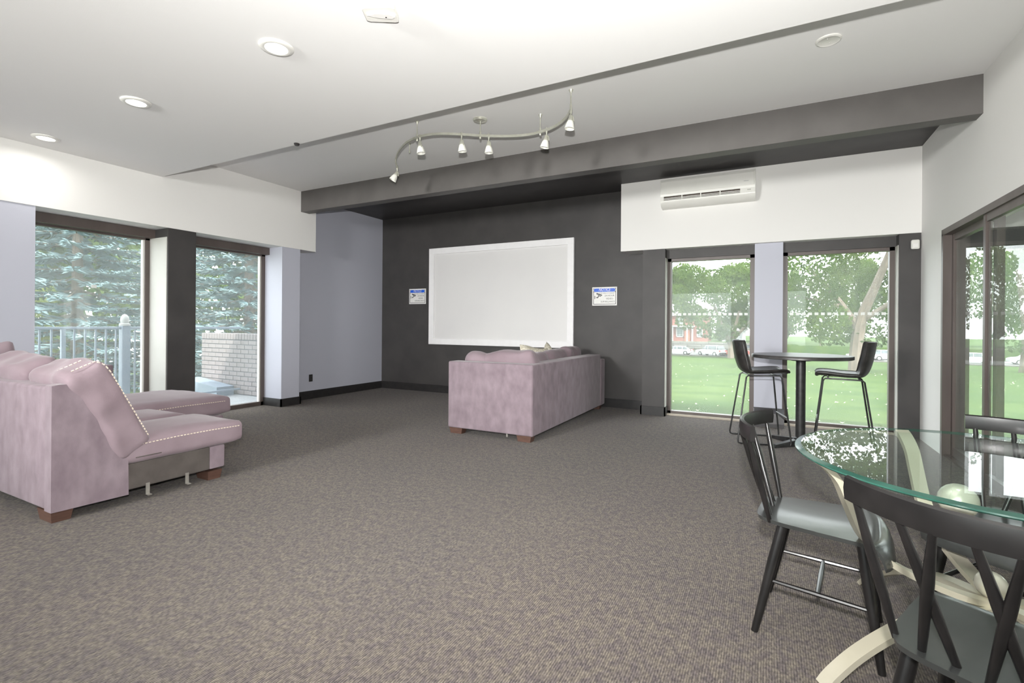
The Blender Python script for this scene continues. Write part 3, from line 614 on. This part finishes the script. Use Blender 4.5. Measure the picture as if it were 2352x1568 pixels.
c3 = copy_tree(ch); c3.location = (.835, 2.59, 0); c3.rotation_euler = (0, 0, R(-129)); c3['label'] = 'black spindle-back chair behind the glass table by the sliding door'

# ------------------------------------------------------------------ glass dining table
TX, TY = .73, 2.30
t = thing('glass_dining_table', 'round glass table on curved champagne metal legs', 'table', (TX, TY, 0))
RT = .634
MB().lathe([(.0005, .737), (RT - .012, .737), (RT - .010, .7375), (RT - .022, .7498), (.0005, .750)], n=96).build('glass_top', TGLASS, t, True)
MB().lathe([(RT - .012, .7372), (RT - .004, .737), (RT, .741), (RT - .001, .745), (RT - .022, .7502), (RT - .018, .746), (RT - .012, .7372)], n=96, cap=False).build('glass_edge', TEDGE, t, True)
UPP = [(.0, .262), (.13, .285), (.27, .335), (.385, .40), (.45, .475), (.495, .58), (.53, .665), (.575, .715), (.61, .737)]
LOW = [(.0, .256), (.16, .248), (.30, .222), (.42, .170), (.53, .105), (.61, .040), (.645, .0)]
def bar(prof, th, wd=.054, tk=.020):
    P = smooth_path([Vector((p[0], p[1], 0)) for p in prof], 4); b = MB(); ct, st = math.cos(th), math.sin(th)
    for i, p in enumerate(P):
        d = (P[min(i + 1, len(P) - 1)] - P[max(i - 1, 0)]).normalized(); n_ = Vector((-d.y, d.x, 0)) * tk / 2
        w_ = wd / 2 * min(1, .35 + p.x * 6)
        for s_, e_ in ((1, 1), (-1, 1), (-1, -1), (1, -1)):
            q = p + n_ * e_; b.v.append((q.x * ct - s_ * w_ * st, q.x * st + s_ * w_ * ct, q.y))
    for i in range(len(P) - 1):
        for j in range(4): b.f.append((4 * i + j, 4 * i + (j + 1) % 4, 4 * i + 4 + (j + 1) % 4, 4 * i + 4 + j))
    b.f += [(3, 2, 1, 0), tuple(4 * (len(P) - 1) + j for j in range(4))]
    return b
for kq in range(4):
    th = R(197 + 90 * kq); bar(UPP, th).build('upper_arm', CHAMP, t); bar(LOW, th + R(13)).build('lower_leg', CHAMP, t)
MB().lathe([(.045, .235), (.055, .245), (.055, .268), (.03, .276)], n=24).build('hub', CHAMP, t, True)
MB().ball((-.03, .02, .318), .047, 24).build('ball', PEARL, t, True)
MB().ball((-.205, -.30, .685), .0515, 24).build('ball', PEARL, t, True)

# ------------------------------------------------------------------ bar table and stools
t = thing('bar_table', 'tall round black pedestal table in front of the right window', 'table', (.295, 5.90, 0))
MB().lathe([(.0005, .900), (.452, .900), (.458, .904), (.458, .930), (.454, .935), (.0005, .935)], n=64).build('table_top', TOPM, t, True)
MB().lathe([(.045, .02), (.045, .875)], n=28).build('pole', IRON, t, True)
MB().lathe([(.09, .873), (.09, .8995)], n=24).build('mount_plate', IRON, t)
MB().lathe([(.06, .02), (.06, .075), (.046, .085)], n=28).build('base_hub', IRON, t)
for kq in range(4):
    an = R(45 + 90 * kq); b = MB(); b.v = [(0, -.045, .0), (.36, -.028, .0), (.36, .028, .0), (0, .045, .0), (0, -.032, .075), (.33, -.020, .03), (.33, .020, .03), (0, .032, .075)]; b.f = [(0,3,2,1),(4,5,6,7),(0,1,5,4),(1,2,6,5),(2,3,7,6),(3,0,4,7)]
    b.xf(Matrix.Rotation(an, 4, 'Z')).build('base_arm', IRON, t)
def make_stool():
    t = thing('bar_stool', '', 'stool', (0, 0, 0), 0, 'bar stools at the tall table')
    prof = [(.235, .722, .19), (.215, .742, .205), (.13, .742, .215), (.02, .732, .22), (-.09, .730, .22), (-.155, .742, .22), (-.195, .780, .218), (-.222, .85, .214), (-.242, .94, .206), (-.256, 1.03, .192), (-.262, 1.068, .175)]
    P = smooth_path([Vector(p) for p in prof], 3)
    b = MB(); nv = 12
    for p in P:
        back = max(0.0, min(1.0, (-.10 - p.x) / .12))
        for j in range(nv + 1):
            c = 2 * j / nv - 1; curl = abs(c) ** 2.6
            b.v.append((p.x + .075 * curl * back, p.z * c * (1 - .04 * back * curl), p.y + .030 * curl * (1 - back)))
    for i in range(len(P) - 1):
        for j in range(nv): b.f.append((i * (nv + 1) + j, i * (nv + 1) + j + 1, (i + 1) * (nv + 1) + j + 1, (i + 1) * (nv + 1) + j))
    o = b.build('seat_shell', LEATHER, t, True); sm = o.modifiers.new('thickness', 'SOLIDIFY'); sm.thickness = .026; sm.offset = 0; sb = o.modifiers.new('round', 'SUBSURF'); sb.levels = 1; sb.render_levels = 1
    ed = [Vector(b.v[i * (nv + 1)]) for i in range(len(P))] + [Vector(b.v[(len(P) - 1) * (nv + 1) + j]) for j in range(1, nv)] + [Vector(b.v[i * (nv + 1) + nv]) for i in range(len(P) - 1, -1, -1)]
    MB().tube(ed, .0135, 6).build('piping', LEATHER, t, True)
    for sy in (-1, 1):
        pts = [(.155, .165 * sy, .712), (.175, .172 * sy, .690), (.248, .236 * sy, .04), (.242, .238 * sy, .014), (.215, .238 * sy, .009), (-.225, .238 * sy, .009), (-.250, .238 * sy, .016), (-.255, .236 * sy, .045), (-.165, .172 * sy, .690), (-.145, .165 * sy, .708)]
        MB().tube(pts, .0085, 8, True).build('side_frame', IRON, t, True)
    z = .285; x = .175 + (.248 - .175) * (.69 - z) / .65; y = .172 + (.236 - .172) * (.69 - z) / .65
    MB().tube([(x, -y, z), (x, y, z)], .0085, 8).build('foot_rest', IRON, t, True)
    MB().tube([(.13, -.165, .712), (.13, .165, .712)], .008, 8).build('seat_bar', IRON, t); MB().tube([(-.13, -.165, .710), (-.13, .165, .710)], .008, 8).build('seat_bar', IRON, t)
    return t
st = make_stool(); st.location = (-.085, 5.94, 0); st.rotation_euler = (0, 0, R(13)); st['label'] = 'black bucket bar stool on the left of the tall round table'
s2 = copy_tree(st); s2.location = (.67, 5.97, 0); s2.rotation_euler = (0, 0, R(176)); s2['label'] = 'black bucket bar stool on the right of the tall round table'

# heater under the lavender pier
t = thing('floor_heater', 'low black perforated heater at the foot of the lavender pier', 'heater', (.005, 6.94, 0))
b = MB(); b.prism([(0, 0), (0, .20), (-.05, .205), (-.16, .165), (-.175, .045), (-.175, .0)], 0, -.165, .165); b.build('housing', mat('heater_grey', (.045, .042, .045), .45, c2=(.06, .055, .058), ns=15), t)
for i in range(16): MB().box((-.12 + i * .0145, -.1775, .012), (-.112 + i * .0145, -.174, .030)).build('vent_hole', SIGNK, t)
MB().rbox((-.17, -.02, .198), (.17, 0, .21), .003).build('top_trim', IRON, t)

# ------------------------------------------------------------------ outdoors: ground and street
GRASS = mat('lawn_grass', (0.0302, 0.0603, 0.0131), 0.9, spec=0.1, c2=(0.0557, 0.0885, 0.0223), ns=1.1, bump=0.6, bs=30, stretch=(0.5, 1.0, 1), detail=9)
ASPH = mat('asphalt', (0.1326, 0.1326, 0.1287), 0.9, c2=(0.1560, 0.1560, 0.1521), ns=3)
STONE = mat('grey_stone', (0.1326, 0.1248, 0.1131), 0.9, c2=(0.0936, 0.0897, 0.0819), ns=2.5)
BRICK = mat('pale_brick', (0.1560, 0.1365, 0.1404), 0.85, c2=(0.1911, 0.1677, 0.1716), ns=9, bump=0.15, bs=60)
MORTAR = mat('mortar', (0.0585, 0.0663, 0.0858), 0.9, c2=(0.0741, 0.0819, 0.1014), ns=20)
REDBRICK = mat('red_brick', (0.1560, 0.0546, 0.0429), 0.85, c2=(0.1950, 0.0780, 0.0624), ns=3)
TRIMW = mat('white_trim', (0.3510, 0.3510, 0.3432), 0.6, c2=(0.3276, 0.3276, 0.3198), ns=4)
ROOFM = mat('shingle_roof', (0.16, 0.15, 0.15), 0.85, c2=(0.22, 0.21, 0.20), ns=5)
DKGLASS = mat('dark_window', (0.06, 0.08, 0.08), 0.1, c2=(0.10, 0.12, 0.12), ns=2)
RAILP = mat('rail_paint', (0.1560, 0.1950, 0.2496), 0.5, c2=(0.1872, 0.2262, 0.2808), ns=8)
DECKM = mat('pale_deck', (0.2652, 0.2730, 0.2886), 0.8, c2=(0.2340, 0.2418, 0.2574), ns=5)
BARK = mat('bark', (0.115, 0.090, 0.072), 0.9, c2=(0.19, 0.155, 0.125), ns=6, bump=0.4, bs=18, stretch=(1, 1, .25))
def gz(y): return -.14 - .045 * (y - 7.2) if y < 83 else (-3.55 if y < 99.9 else -2.0)
b = MB(); ys = [-20, 0, 7.2] + [7.2 + i * 3.79 for i in range(1, 21)] + [83.2, 90, 99.8, 100.2, 130, 200]
xs = [-90 + i * 10 for i in range(26)]
for y in ys:
    for x in xs: b.v.append((x, y, (gz(max(y, 7.2)) if y > 7.2 else -.14) - (max(0, -7 - x) * .04 if y < 60 else 0) + (mnoise.noise(Vector((x * .06, y * .06, 0))) * .25 if 12 < y < 80 else 0)))
nx = len(xs)
for j in range(len(ys) - 1):
    for i in range(nx - 1): b.f.append((j * nx + i, j * nx + i + 1, (j + 1) * nx + i + 1, (j + 1) * nx + i))
g = b.build('lawn', GRASS, None, True); struct(g, 'sloping green lawn outside the windows')
struct(MB().box((-90, 84.5, -3.6), (160, 96, -3.50)).build('street', ASPH), 'pale grey street beyond the lawn')
b = MB(); b.box((-90, 84.0, -3.7), (160, 84.5, -3.40)); b.box((-90, 96, -3.7), (160, 96.4, -3.40)); struct(b.build('kerb', STONE), 'pale kerb along the street')
t = thing('retaining_wall', 'grey stone retaining wall across the street', 'wall', (-24, 100, -3.6))
for r_ in range(4):
    for i in range(14):
        x0 = -16 + i * 2.6 + (1.3 if r_ % 2 else 0); MB().rbox((x0 + .03, -.2, r_ * .47 + .02), (x0 + 2.57, .2, r_ * .47 + .45), .04, 1).build('stone_block', STONE, t)
MB().box((-16, -.12, 0), (21.5, .25, 1.86)).build('core', MORTAR, t)
# fallen leaves on the lawn
b = MB(); lr = random.Random(3)
for i in range(420):
    y = 8.0 + 30 * lr.random() ** 1.7; x = -4 - y * .12 + lr.random() * (9 + y * .45); z = gz(y) + mnoise.noise(Vector((x * .06, y * .06, 0))) * (.25 if 12 < y < 80 else 0) + .05; a = lr.random() * 6.28; s_ = .018 + .02 * lr.random()
    cx, cy = math.cos(a) * s_, math.sin(a) * s_; b.add([(x + cx, y + cy, z), (x - cy, y + cx, z + .012), (x - cx, y - cy, z), (x + cy, y - cx, z + .02)], [(0, 1, 2, 3)])
o = b.build('fallen_leaves', mat('dry_leaf', (.62, .60, .42), .8, c2=(.72, .70, .55), ns=2), None, fast=True); tag(o, 'pale fallen leaves scattered over the lawn', 'leaves'); o['kind'] = 'stuff'

# ------------------------------------------------------------------ trees
def leaves(b, n, c, rad, size, rg, shell=.55):
    for i in range(n):
        while True:
            p = Vector((rg.uniform(-1, 1), rg.uniform(-1, 1), rg.uniform(-1, 1)))
            if p.length < 1: break
        p = p.normalized() * (p.length ** shell)
        q = Vector((c[0] + p.x * rad[0], c[1] + p.y * rad[1], c[2] + p.z * rad[2]))
        a = Vector((rg.gauss(0, 1), rg.gauss(0, 1), rg.gauss(0, .7))).normalized(); e = a.orthogonal().normalized(); e = (Matrix.Rotation(rg.random() * 6.28, 3, a) @ e); f = a.cross(e)
        s_ = size * rg.uniform(.6, 1.3)
        b.add([q - e * s_ * .5, q + f * s_ * .30, q + e * s_ * .5, q - f * s_ * .30], [(0, 1, 2, 3)])
def broadleaf(name, label, loc, trunk, crowns, n, size, material, seed, group=None, rt_=.3):
    t = thing(name, label, 'tree', loc, 0, group); rg = random.Random(seed)
    b = MB()
    for pts, r0, r1 in trunk:
        P = smooth_path([Vector(p) for p in pts], 3); b.tube(P, [r0 + (r1 - r0) * i / (len(P) - 1) for i in range(len(P))], 8)
    b.build('trunk', BARK, t, True)
    f = MB(); vol = [c[1][0] * c[1][1] * c[1][2] for c in crowns]; sv = sum(v ** .67 for v in vol)
    for (c, rad), v in zip(crowns, vol): leaves(f, int(n * v ** .67 / sv), c, rad, size, rg)
    o = f.build('foliage', material, t, fast=True); o['kind'] = 'stuff'
    return t
LEAF1 = leafmat('leaf_green', (0.0507, 0.0936, 0.0218), (0.1092, 0.1560, 0.0429), .7, .45)
LEAF2 = leafmat('leaf_pale', (0.0663, 0.1092, 0.0390), (0.1248, 0.1638, 0.0663), .4, .4)
LEAF3 = leafmat('leaf_yellow', (0.1170, 0.1560, 0.0351), (0.2340, 0.2496, 0.0780), .8, .45)
rg = random.Random(5)
def cluster(c, R_, n, sub, seed, zsq=.8):
    r_ = random.Random(seed); out = []
    for i in range(n):
        a = r_.random() * 6.283; h = r_.uniform(-1, 1); q = math.sqrt(1 - h * h) * r_.uniform(.55, 1)
        out.append(((c[0] + R_ * q * math.cos(a), c[1] + R_ * q * math.sin(a), c[2] + R_ * zsq * h), (sub * r_.uniform(.7, 1.25), sub * r_.uniform(.7, 1.25), sub * r_.uniform(.5, .8))))
    return out
broadleaf('shade_tree', 'leaning thick-trunked tree on the lawn behind the right window', (4.55, 35, gz(35)),
    [([(0, 0, -.2), (.05, 0, 1.6), (.25, 0, 3.2), (.9, 0, 5.0), (1.8, .3, 7.5)], .42, .16), ([(.15, 0, 2.5), (-.9, .2, 4.3), (-2.4, .3, 6.3)], .22, .08), ([(.25, 0, 3.0), (2.0, -.3, 4.3), (4.0, -.5, 5.2)], .17, .05), ([(-.6, .1, 3.8), (-2.6, -.4, 4.4), (-4.6, -.6, 4.9)], .11, .04)],
    cluster((.3, 0, 6.3), 5.4, 44, 1.45, 11), 15000, .25, LEAF1, 21)
broadleaf('shade_tree', 'forked tree by the street in front of the parked cars', (-5.1, 81.0, gz(81) + .05),
    [([(0, 0, -.2), (.05, 0, 2.0), (.4, 0, 3.6), (1.2, 0, 7)], .48, .2), ([(0, 0, 1.8), (-.9, 0, 4.0), (-2.4, 0, 8)], .36, .14), ([(.1, 0, 2.4), (2.4, 0, 5.2), (4.5, 0, 8)], .26, .1)],
    cluster((-1.5, 0, 8.6), 8.2, 46, 2.1, 12, .62), 15000, .46, LEAF1, 22)
far = [(-31, 113, 6.2, LEAF2), (-20, 127, 6.6, LEAF1), (-8, 127, 6.4, LEAF2), (2, 113, 6.0, LEAF2), (14, 113, 6.0, LEAF1), (26, 113, 6.0, LEAF2), (38, 113, 6.0, LEAF1), (50, 113, 6.0, LEAF2), (62, 113, 6.0, LEAF2), (8, 101.5, 2.6, LEAF1), (74, 113, 6.0, LEAF1)]
wh = ['left of the red brick house', 'directly behind the red brick house', 'right of the red brick house', 'behind the forked tree', 'behind the leaning tree', 'right of the leaning tree', 'behind the sliding door, nearest its far jamb', 'behind the middle of the sliding door', 'behind the near part of the sliding door', 'low and bushy at the pavement across the street', 'far to the right beyond the sliding door']
proto = {}
for i, (x, y, r_, lm) in enumerate(far):
    key = lm.name
    if key not in proto:
        o = broadleaf('background_tree', '', (0, 0, 0), [([(0, 0, -.5), (.2, 0, 3), (0, .2, 7)], .4, .15)], cluster((0, 0, 7.0), 5.2, 26, 2.3, 40 + i, .95), 6000, .62, lm, 60 + i, 'trees across the street'); proto[key] = o
    else: o = copy_tree(proto[key])
    o.location = (x, y, gz(y)); o.scale = (r_ / 7.5, r_ / 7.5, r_ / 4.6); o.rotation_euler = (0, 0, i * 1.3); o['label'] = 'leafy tree across the street, ' + wh[i]
broadleaf('shade_tree', 'dense lawn tree seen through the sliding glass door', (17.5, 52, gz(52)), [([(0, 0, -.2), (.1, 0, 3), (-.4, 0, 8)], .38, .15)], cluster((0, 0, 7.0), 5.4, 28, 1.8, 13), 7000, .36, LEAF1, 23)

NEEDLE = leafmat('spruce_needles', (0.0968, 0.1628, 0.1804), (0.2156, 0.2948, 0.3080), 1.6, .15)
def spruce(name, label, loc, h, r_, seed, lo=.0, wh_=26):
    t = thing(name, label, 'tree', loc); rg = random.Random(seed)
    MB().tube([(0, 0, -.3), (0, 0, h * .5), (0, 0, h)], [.16, .10, .02], 8).build('trunk', BARK, t, True)
    b = MB(); br = MB()
    for k_ in range(wh_ + 8):
        u = k_ / (wh_ + 7); z = lo + (h - lo - .2) * u; L0 = r_ * (1 - u) ** .85 + .15; nb = 9 if u < .7 else 6
        for j in range(nb):
            an = 6.283 * (j + rg.random() * .7) / nb + k_; L1 = L0 * rg.uniform(.75, 1.1); d = Vector((math.cos(an), math.sin(an), 0))
            if z > 5.5 and rg.random() < .5: continue
            P = [Vector((0, 0, z)) + d * L1 * q + Vector((0, 0, -.32 * L1 * q + .22 * L1 * q * q)) for q in (0, .33, .66, 1.0)]
            br.tube(P, [.03, .02, .014, .006], 4, cap=False)
            n = int(L1 * 15) + 4; side = Vector((-d.y, d.x, 0))
            for i in range(n):
                q = .22 + .78 * i / n; c = Vector((0, 0, z)) + d * L1 * q + Vector((0, 0, -.32 * L1 * q + .22 * L1 * q * q))
                for sg in (-1, 1):
                    ln = (.13 + .20 * (1 - q) * min(1.4, L1)) * rg.uniform(.7, 1.25)
                    e = c + (d * .62 + side * sg * rg.uniform(.5, 1.0) + Vector((0, 0, rg.uniform(-.35, .30)))).normalized() * ln
                    m_ = c.lerp(e, .55); wd = .026 * rg.uniform(.8, 1.3); ax = (e - c).normalized(); p1 = ax.orthogonal().normalized() * wd; p2 = ax.cross(p1)
                    b.add([c, m_ + p1, m_ - p1 * .5 + p2 * .87, m_ - p1 * .5 - p2 * .87, e], [(0, 2, 1), (0, 3, 2), (0, 1, 3), (1, 2, 4), (2, 3, 4), (3, 1, 4)])
    br.build('branches', BARK, t, fast=True)
    o = b.build('foliage', NEEDLE, t, fast=True); o['kind'] = 'stuff'
    return t
spruce('spruce_tree', 'blue spruce right behind the brick wall at the left windows', (-12.6, 8.6, -1.2), 9.5, 2.7, 71)
spruce('spruce_tree', 'tall blue spruce filling the large left window', (-14.6, 5.6, -1.4), 9.5, 2.9, 72)
spruce('spruce_tree', 'blue spruce farther back with its tip against the sky', (-18.5, 9.8, -1.8), 9.5, 3.4, 73)
broadleaf('yellow_tree', 'yellow-green leafy tree at the left edge of the large window', (-20.5, 5.0, -2.0), [([(0, 0, -.2), (.1, 0, 2), (-.2, 0, 5)], .2, .08)], cluster((0, 0, 3.2), 2.3, 20, .85, 14), 4200, .17, LEAF3, 24)
broadleaf('yellow_shrub', 'yellow-green shrub low behind the railing', (-11.0, 3.6, -1.0), [([(0, 0, -.1), (.1, 0, .6), (0, 0, 1.2)], .05, .02)], cluster((0, 0, .9), .7, 12, .38, 15), 1800, .10, LEAF3, 25)
for i, (x, y, s_) in enumerate(((-27, 8.2, .82), (-27.5, 19.8, .82), (-39.5, 14, .9))):
    o = copy_tree(proto['leaf_green']); o.location = (x, y, -3.4); o.scale = (s_, s_, s_ * 1.1); o.rotation_euler = (0, 0, i * 2.1); o['label'] = ('green tree behind the spruces in the large left window', 'green tree behind the spruces and the brick wall', 'green tree farthest back between the spruces')[i]; o['group'] = 'trees behind the spruces'

# ------------------------------------------------------------------ deck, railing and brick wall outside the left windows
struct(MB().box((-8.35, -1.0, -.14), (-6.78, 5.9, -.03)).build('deck', DECKM), 'pale deck outside the left windows')
t = thing('deck_railing', 'grey-blue metal railing with thin balusters outside the left windows', 'railing', (-8.1, 3.65, -.03))
MB().rbox((-.02, -3.2, 1.15), (.02, 1.72, 1.185), .006).build('top_rail', RAILP, t); MB().rbox((-.015, -3.2, .10), (.015, 1.72, .13), .004).build('bottom_rail', RAILP, t)
bme = MB().box((-.009, -.009, .12), (.009, .009, 1.155)).mesh('baluster'); bme.materials.append(RAILP)
for i in range(-24, 15):
    y = -.922 + i * .1165
    if abs(y) > .07 and i != 2 and y < 1.7 and y > -3.1: obj('baluster', bme, t, (0, y, 0))
MB().box((-.022, -.711, 0), (.022, -.667, 1.155)).build('post', RAILP, t)
np_ = MB().rbox((-.052, -.052, 0), (.052, .052, 1.20), .008).build('newel_post', RAILP, t)
MB().lathe([(.066, 1.20), (.066, 1.225), (.045, 1.235), (.050, 1.26), (.052, 1.29), (.043, 1.33), (.022, 1.357), (.0005, 1.365)], n=20).build('finial', TRIMW, np_, True)
t = thing('brick_wall', 'low pale brick wall with an upright capping course', 'wall', (-9.30, 5.42, -.03))
LW = 1.95
MB().box((.004, .012, 0), (LW, .20, 1.055)).build('mortar_core', MORTAR, t)
def shared(name, a, b_): me = MB().rbox(a, b_, .004, 1).mesh(name); me.materials.append(BRICK); return me
full = shared('brick', (0, 0, 0), (.198, .10, .068)); half = shared('brick', (0, 0, 0), (.095, .10, .068)); sold = shared('cap_brick', (0, 0, 0), (.068, .21, .105))
for r_ in range(12):
    x = 0.0; z = .012 + r_ * .0785
    if r_ % 2: obj('brick', half, t, (0, 0, z)); x = .105
    while x + .198 <= LW + .01: obj('brick', full, t, (x, 0, z)); x += .208
    if x + .095 <= LW + .01: obj('brick', half, t, (x, 0, z))
for i in range(25): obj('cap_brick', sold, t, (.002 + i * .078, -.004, .958))
t = thing('planter_box', 'low blue-grey box at the foot of the brick wall', 'planter', (-8.75, 5.20, -.03))
b = MB(); b.add([(-.5, -.14, 0), (.5, -.14, 0), (.5, .16, 0), (-.5, .16, 0), (-.5, -.14, .26), (.5, -.14, .16), (.5, .16, .16), (-.5, .16, .26)], [(0,3,2,1),(4,5,6,7),(0,1,5,4),(1,2,6,5),(2,3,7,6),(3,0,4,7)]); b.build('box', RAILP, t)
MB().rbox((-.52, -.16, .0), (.52, -.138, .03), .004).build('base_trim', RAILP, t)

# ------------------------------------------------------------------ house and cars across the street
t = thing('brick_house', 'red brick house with white trim across the street', 'house', (-16.6, 112, -2.1))
MB().box((-6.5, 0, 0), (5.0, 8, 5.6)).build('wall', REDBRICK, t)
MB().prism([(-.5, 5.6), (8.5, 5.6), (4, 8.6)], 0, -7, 5.5).build('roof', ROOFM, t)
for x, z, w_, h_ in ((-5.4, 1.0, 1.2, 2.0), (-1.35, 1.0, 1.5, 2.1), (2.9, 1.0, 1.2, 2.0), (-5.4, 3.7, 1.2, 1.5), (-1.3, 3.7, 1.4, 1.5), (2.9, 3.7, 1.2, 1.5)):
    f = frame_y(x, x + w_, -.12, .02, z, z + h_, .16).build('window', TRIMW, t)
    MB().box((x + .1, -.05, z + .1), (x + w_ - .1, 0, z + h_ - .1)).build('pane', DKGLASS, f)
    mm = MB(); mm.box((x + w_ / 2 - .03, -.09, z), (x + w_ / 2 + .03, -.04, z + h_))
    for q in (.25, .5, .75): mm.box((x, -.09, z + h_ * q - .03), (x + w_, -.04, z + h_ * q + .03))
    mm.build('muntin', TRIMW, f)
for x in (-2.0, 1.0, 2.1): MB().box((x - .14, -.9, .0), (x + .14, -.6, 3.2)).build('porch_column', TRIMW, t)
MB().box((-2.4, -1.1, 3.2), (2.5, 0, 3.5)).build('porch_roof', TRIMW, t); MB().box((-6.7, -1.1, -.2), (5.2, 0, .1)).build('porch_floor', TRIMW, t); MB().box((.4, -.1, .1), (1.5, .02, 2.6)).build('front_door', mat('door_red', (.40, .14, .09), .6, c2=(.45, .18, .12), ns=4), t)
t = thing('garage', 'small white garage behind the forked tree', 'garage', (-7.0, 116, -2.2))
MB().box((-2, 0, 0), (2.4, 6, 2.6)).build('wall', TRIMW, t); MB().prism([(-.3, 2.6), (6.3, 2.6), (3, 4.0)], 0, -2.4, 2.8).build('roof', ROOFM, t)
for i in range(4): MB().rbox((-1.5, -.06, .05 + i * .52), (1.9, .02, .53 + i * .52), .02, 1).build('door_panel', DECKM, t)
TYRE = mat('tyre', (.03, .03, .03), .8, c2=(.04, .04, .04), ns=20); CARG = mat('car_glass', (.10, .12, .13), .08, c2=(.14, .16, .17), ns=1); RIM = mat('wheel_rim', (.5, .5, .5), .3, metal=.7, c2=(.55, .55, .55), ns=10); TAIL = mat('tail_light', (.45, .03, .04), .2, c2=(.5, .05, .05), ns=10)
def car(name, label, loc, rz, color, suv):
    t = thing(name, label, 'car', loc, rz, 'cars parked along the street'); P = mat(name + '_paint', color, .3, coat=.5, c2=tuple(min(1, q * 1.06) for q in color), ns=2)
    L2, W2 = (2.25, .92) if suv else (2.35, .90); H1, H2 = (1.02, 1.66) if suv else (.92, 1.42)
    body = [(-L2, .42), (-L2, .78), (-L2 + .12, H1), (L2 - 1.15, H1), (L2 - .35, H1 - .12), (L2, .72), (L2, .40), (L2 - .3, .30), (-L2 + .3, .30)]
    MB().prism(body, 1, -W2, W2).build('body', P, t)
    a = [(-L2 + .15, H1), (-L2 + .42, H2 - .04), (.35, H2 - .04), (L2 - 1.1, H1)] if suv else [(-L2 + .55, H1), (-L2 + 1.25, H2 - .04), (.45, H2 - .04), (L2 - 1.15, H1)]
    b = MB(); n = len(a); k0 = len(b.v)
    for s_ in (-1, 1):
        for x, z in a: b.v.append((x, s_ * (W2 - .06 - (z - H1) * .22), z))
    b.f += [(0, 1, 2, 3), (7, 6, 5, 4)] + [(i, (i + 1) % 4, 4 + (i + 1) % 4, 4 + i) for i in range(4)]; b.build('windows', CARG, t)
    MB().rbox((a[1][0] - .05, -W2 + .22, H2 - .06), (a[2][0] + .05, W2 - .22, H2), .03).build('roof', P, t)
    for s_ in (-1, 1):
        for x in (-.1, a[1][0] + .1, .45): MB().tube([(x, s_ * (W2 - .06), H1), (x * .96, s_ * (W2 - .2), H2 - .04)], .04, 5).build('pillar', P, t)
        MB().rbox((-L2 - .02, s_ * (W2 - .2) - .16, .72), (-L2 + .1, s_ * (W2 - .2) + .16, .95), .02).build('tail_light', TAIL, t)
        for x in (-L2 + .85, L2 - .90):
            wv = MB().lathe([(.20, -.11), (.34, -.11), (.34, .11), (.20, .11)], (x, s_ * (W2 - .08), .34), 18, (0, 1, 0)).build('wheel', TYRE, t); MB().lathe([(.0005, -.12), (.21, -.115), (.21, .115), (.0005, .12)], (x, s_ * (W2 - .08), .34), 14, (0, 1, 0)).build('rim', RIM, wv)
    MB().rbox((-L2 - .05, -W2 + .05, .40), (-L2 + .05, W2 - .05, .58), .03).build('bumper', DARKP if suv else P, t)
ZST = -3.5
car('sedan', 'white sedan at the left edge of the window beside the black wall', (-13.6, 86.5, ZST), R(172), (.72, .72, .73), False)
car('suv', 'silver-white suv parked behind the window beside the black wall', (-8.4, 86.2, ZST), R(148), (.70, .71, .72), True)
car('red_car', 'red car partly hidden behind the forked tree trunk', (-4.9, 87.2, ZST), R(165), (.62, .10, .08), False)
car('street_car', 'silver car right of the leaning tree trunk', (12.6, 88.0, ZST), R(178), (.62, .64, .66), False)
car('street_car', 'white car behind the right bar stool', (15.6, 90.5, ZST), R(4), (.74, .74, .75), False)
car('street_car', 'silver car seen through the sliding glass door', (24.3, 88.0, ZST), R(176), (.66, .67, .68), False)
car('street_car', 'pale car farther along the street through the sliding door', (30.5, 88.6, ZST), R(176), (.58, .60, .62), True)
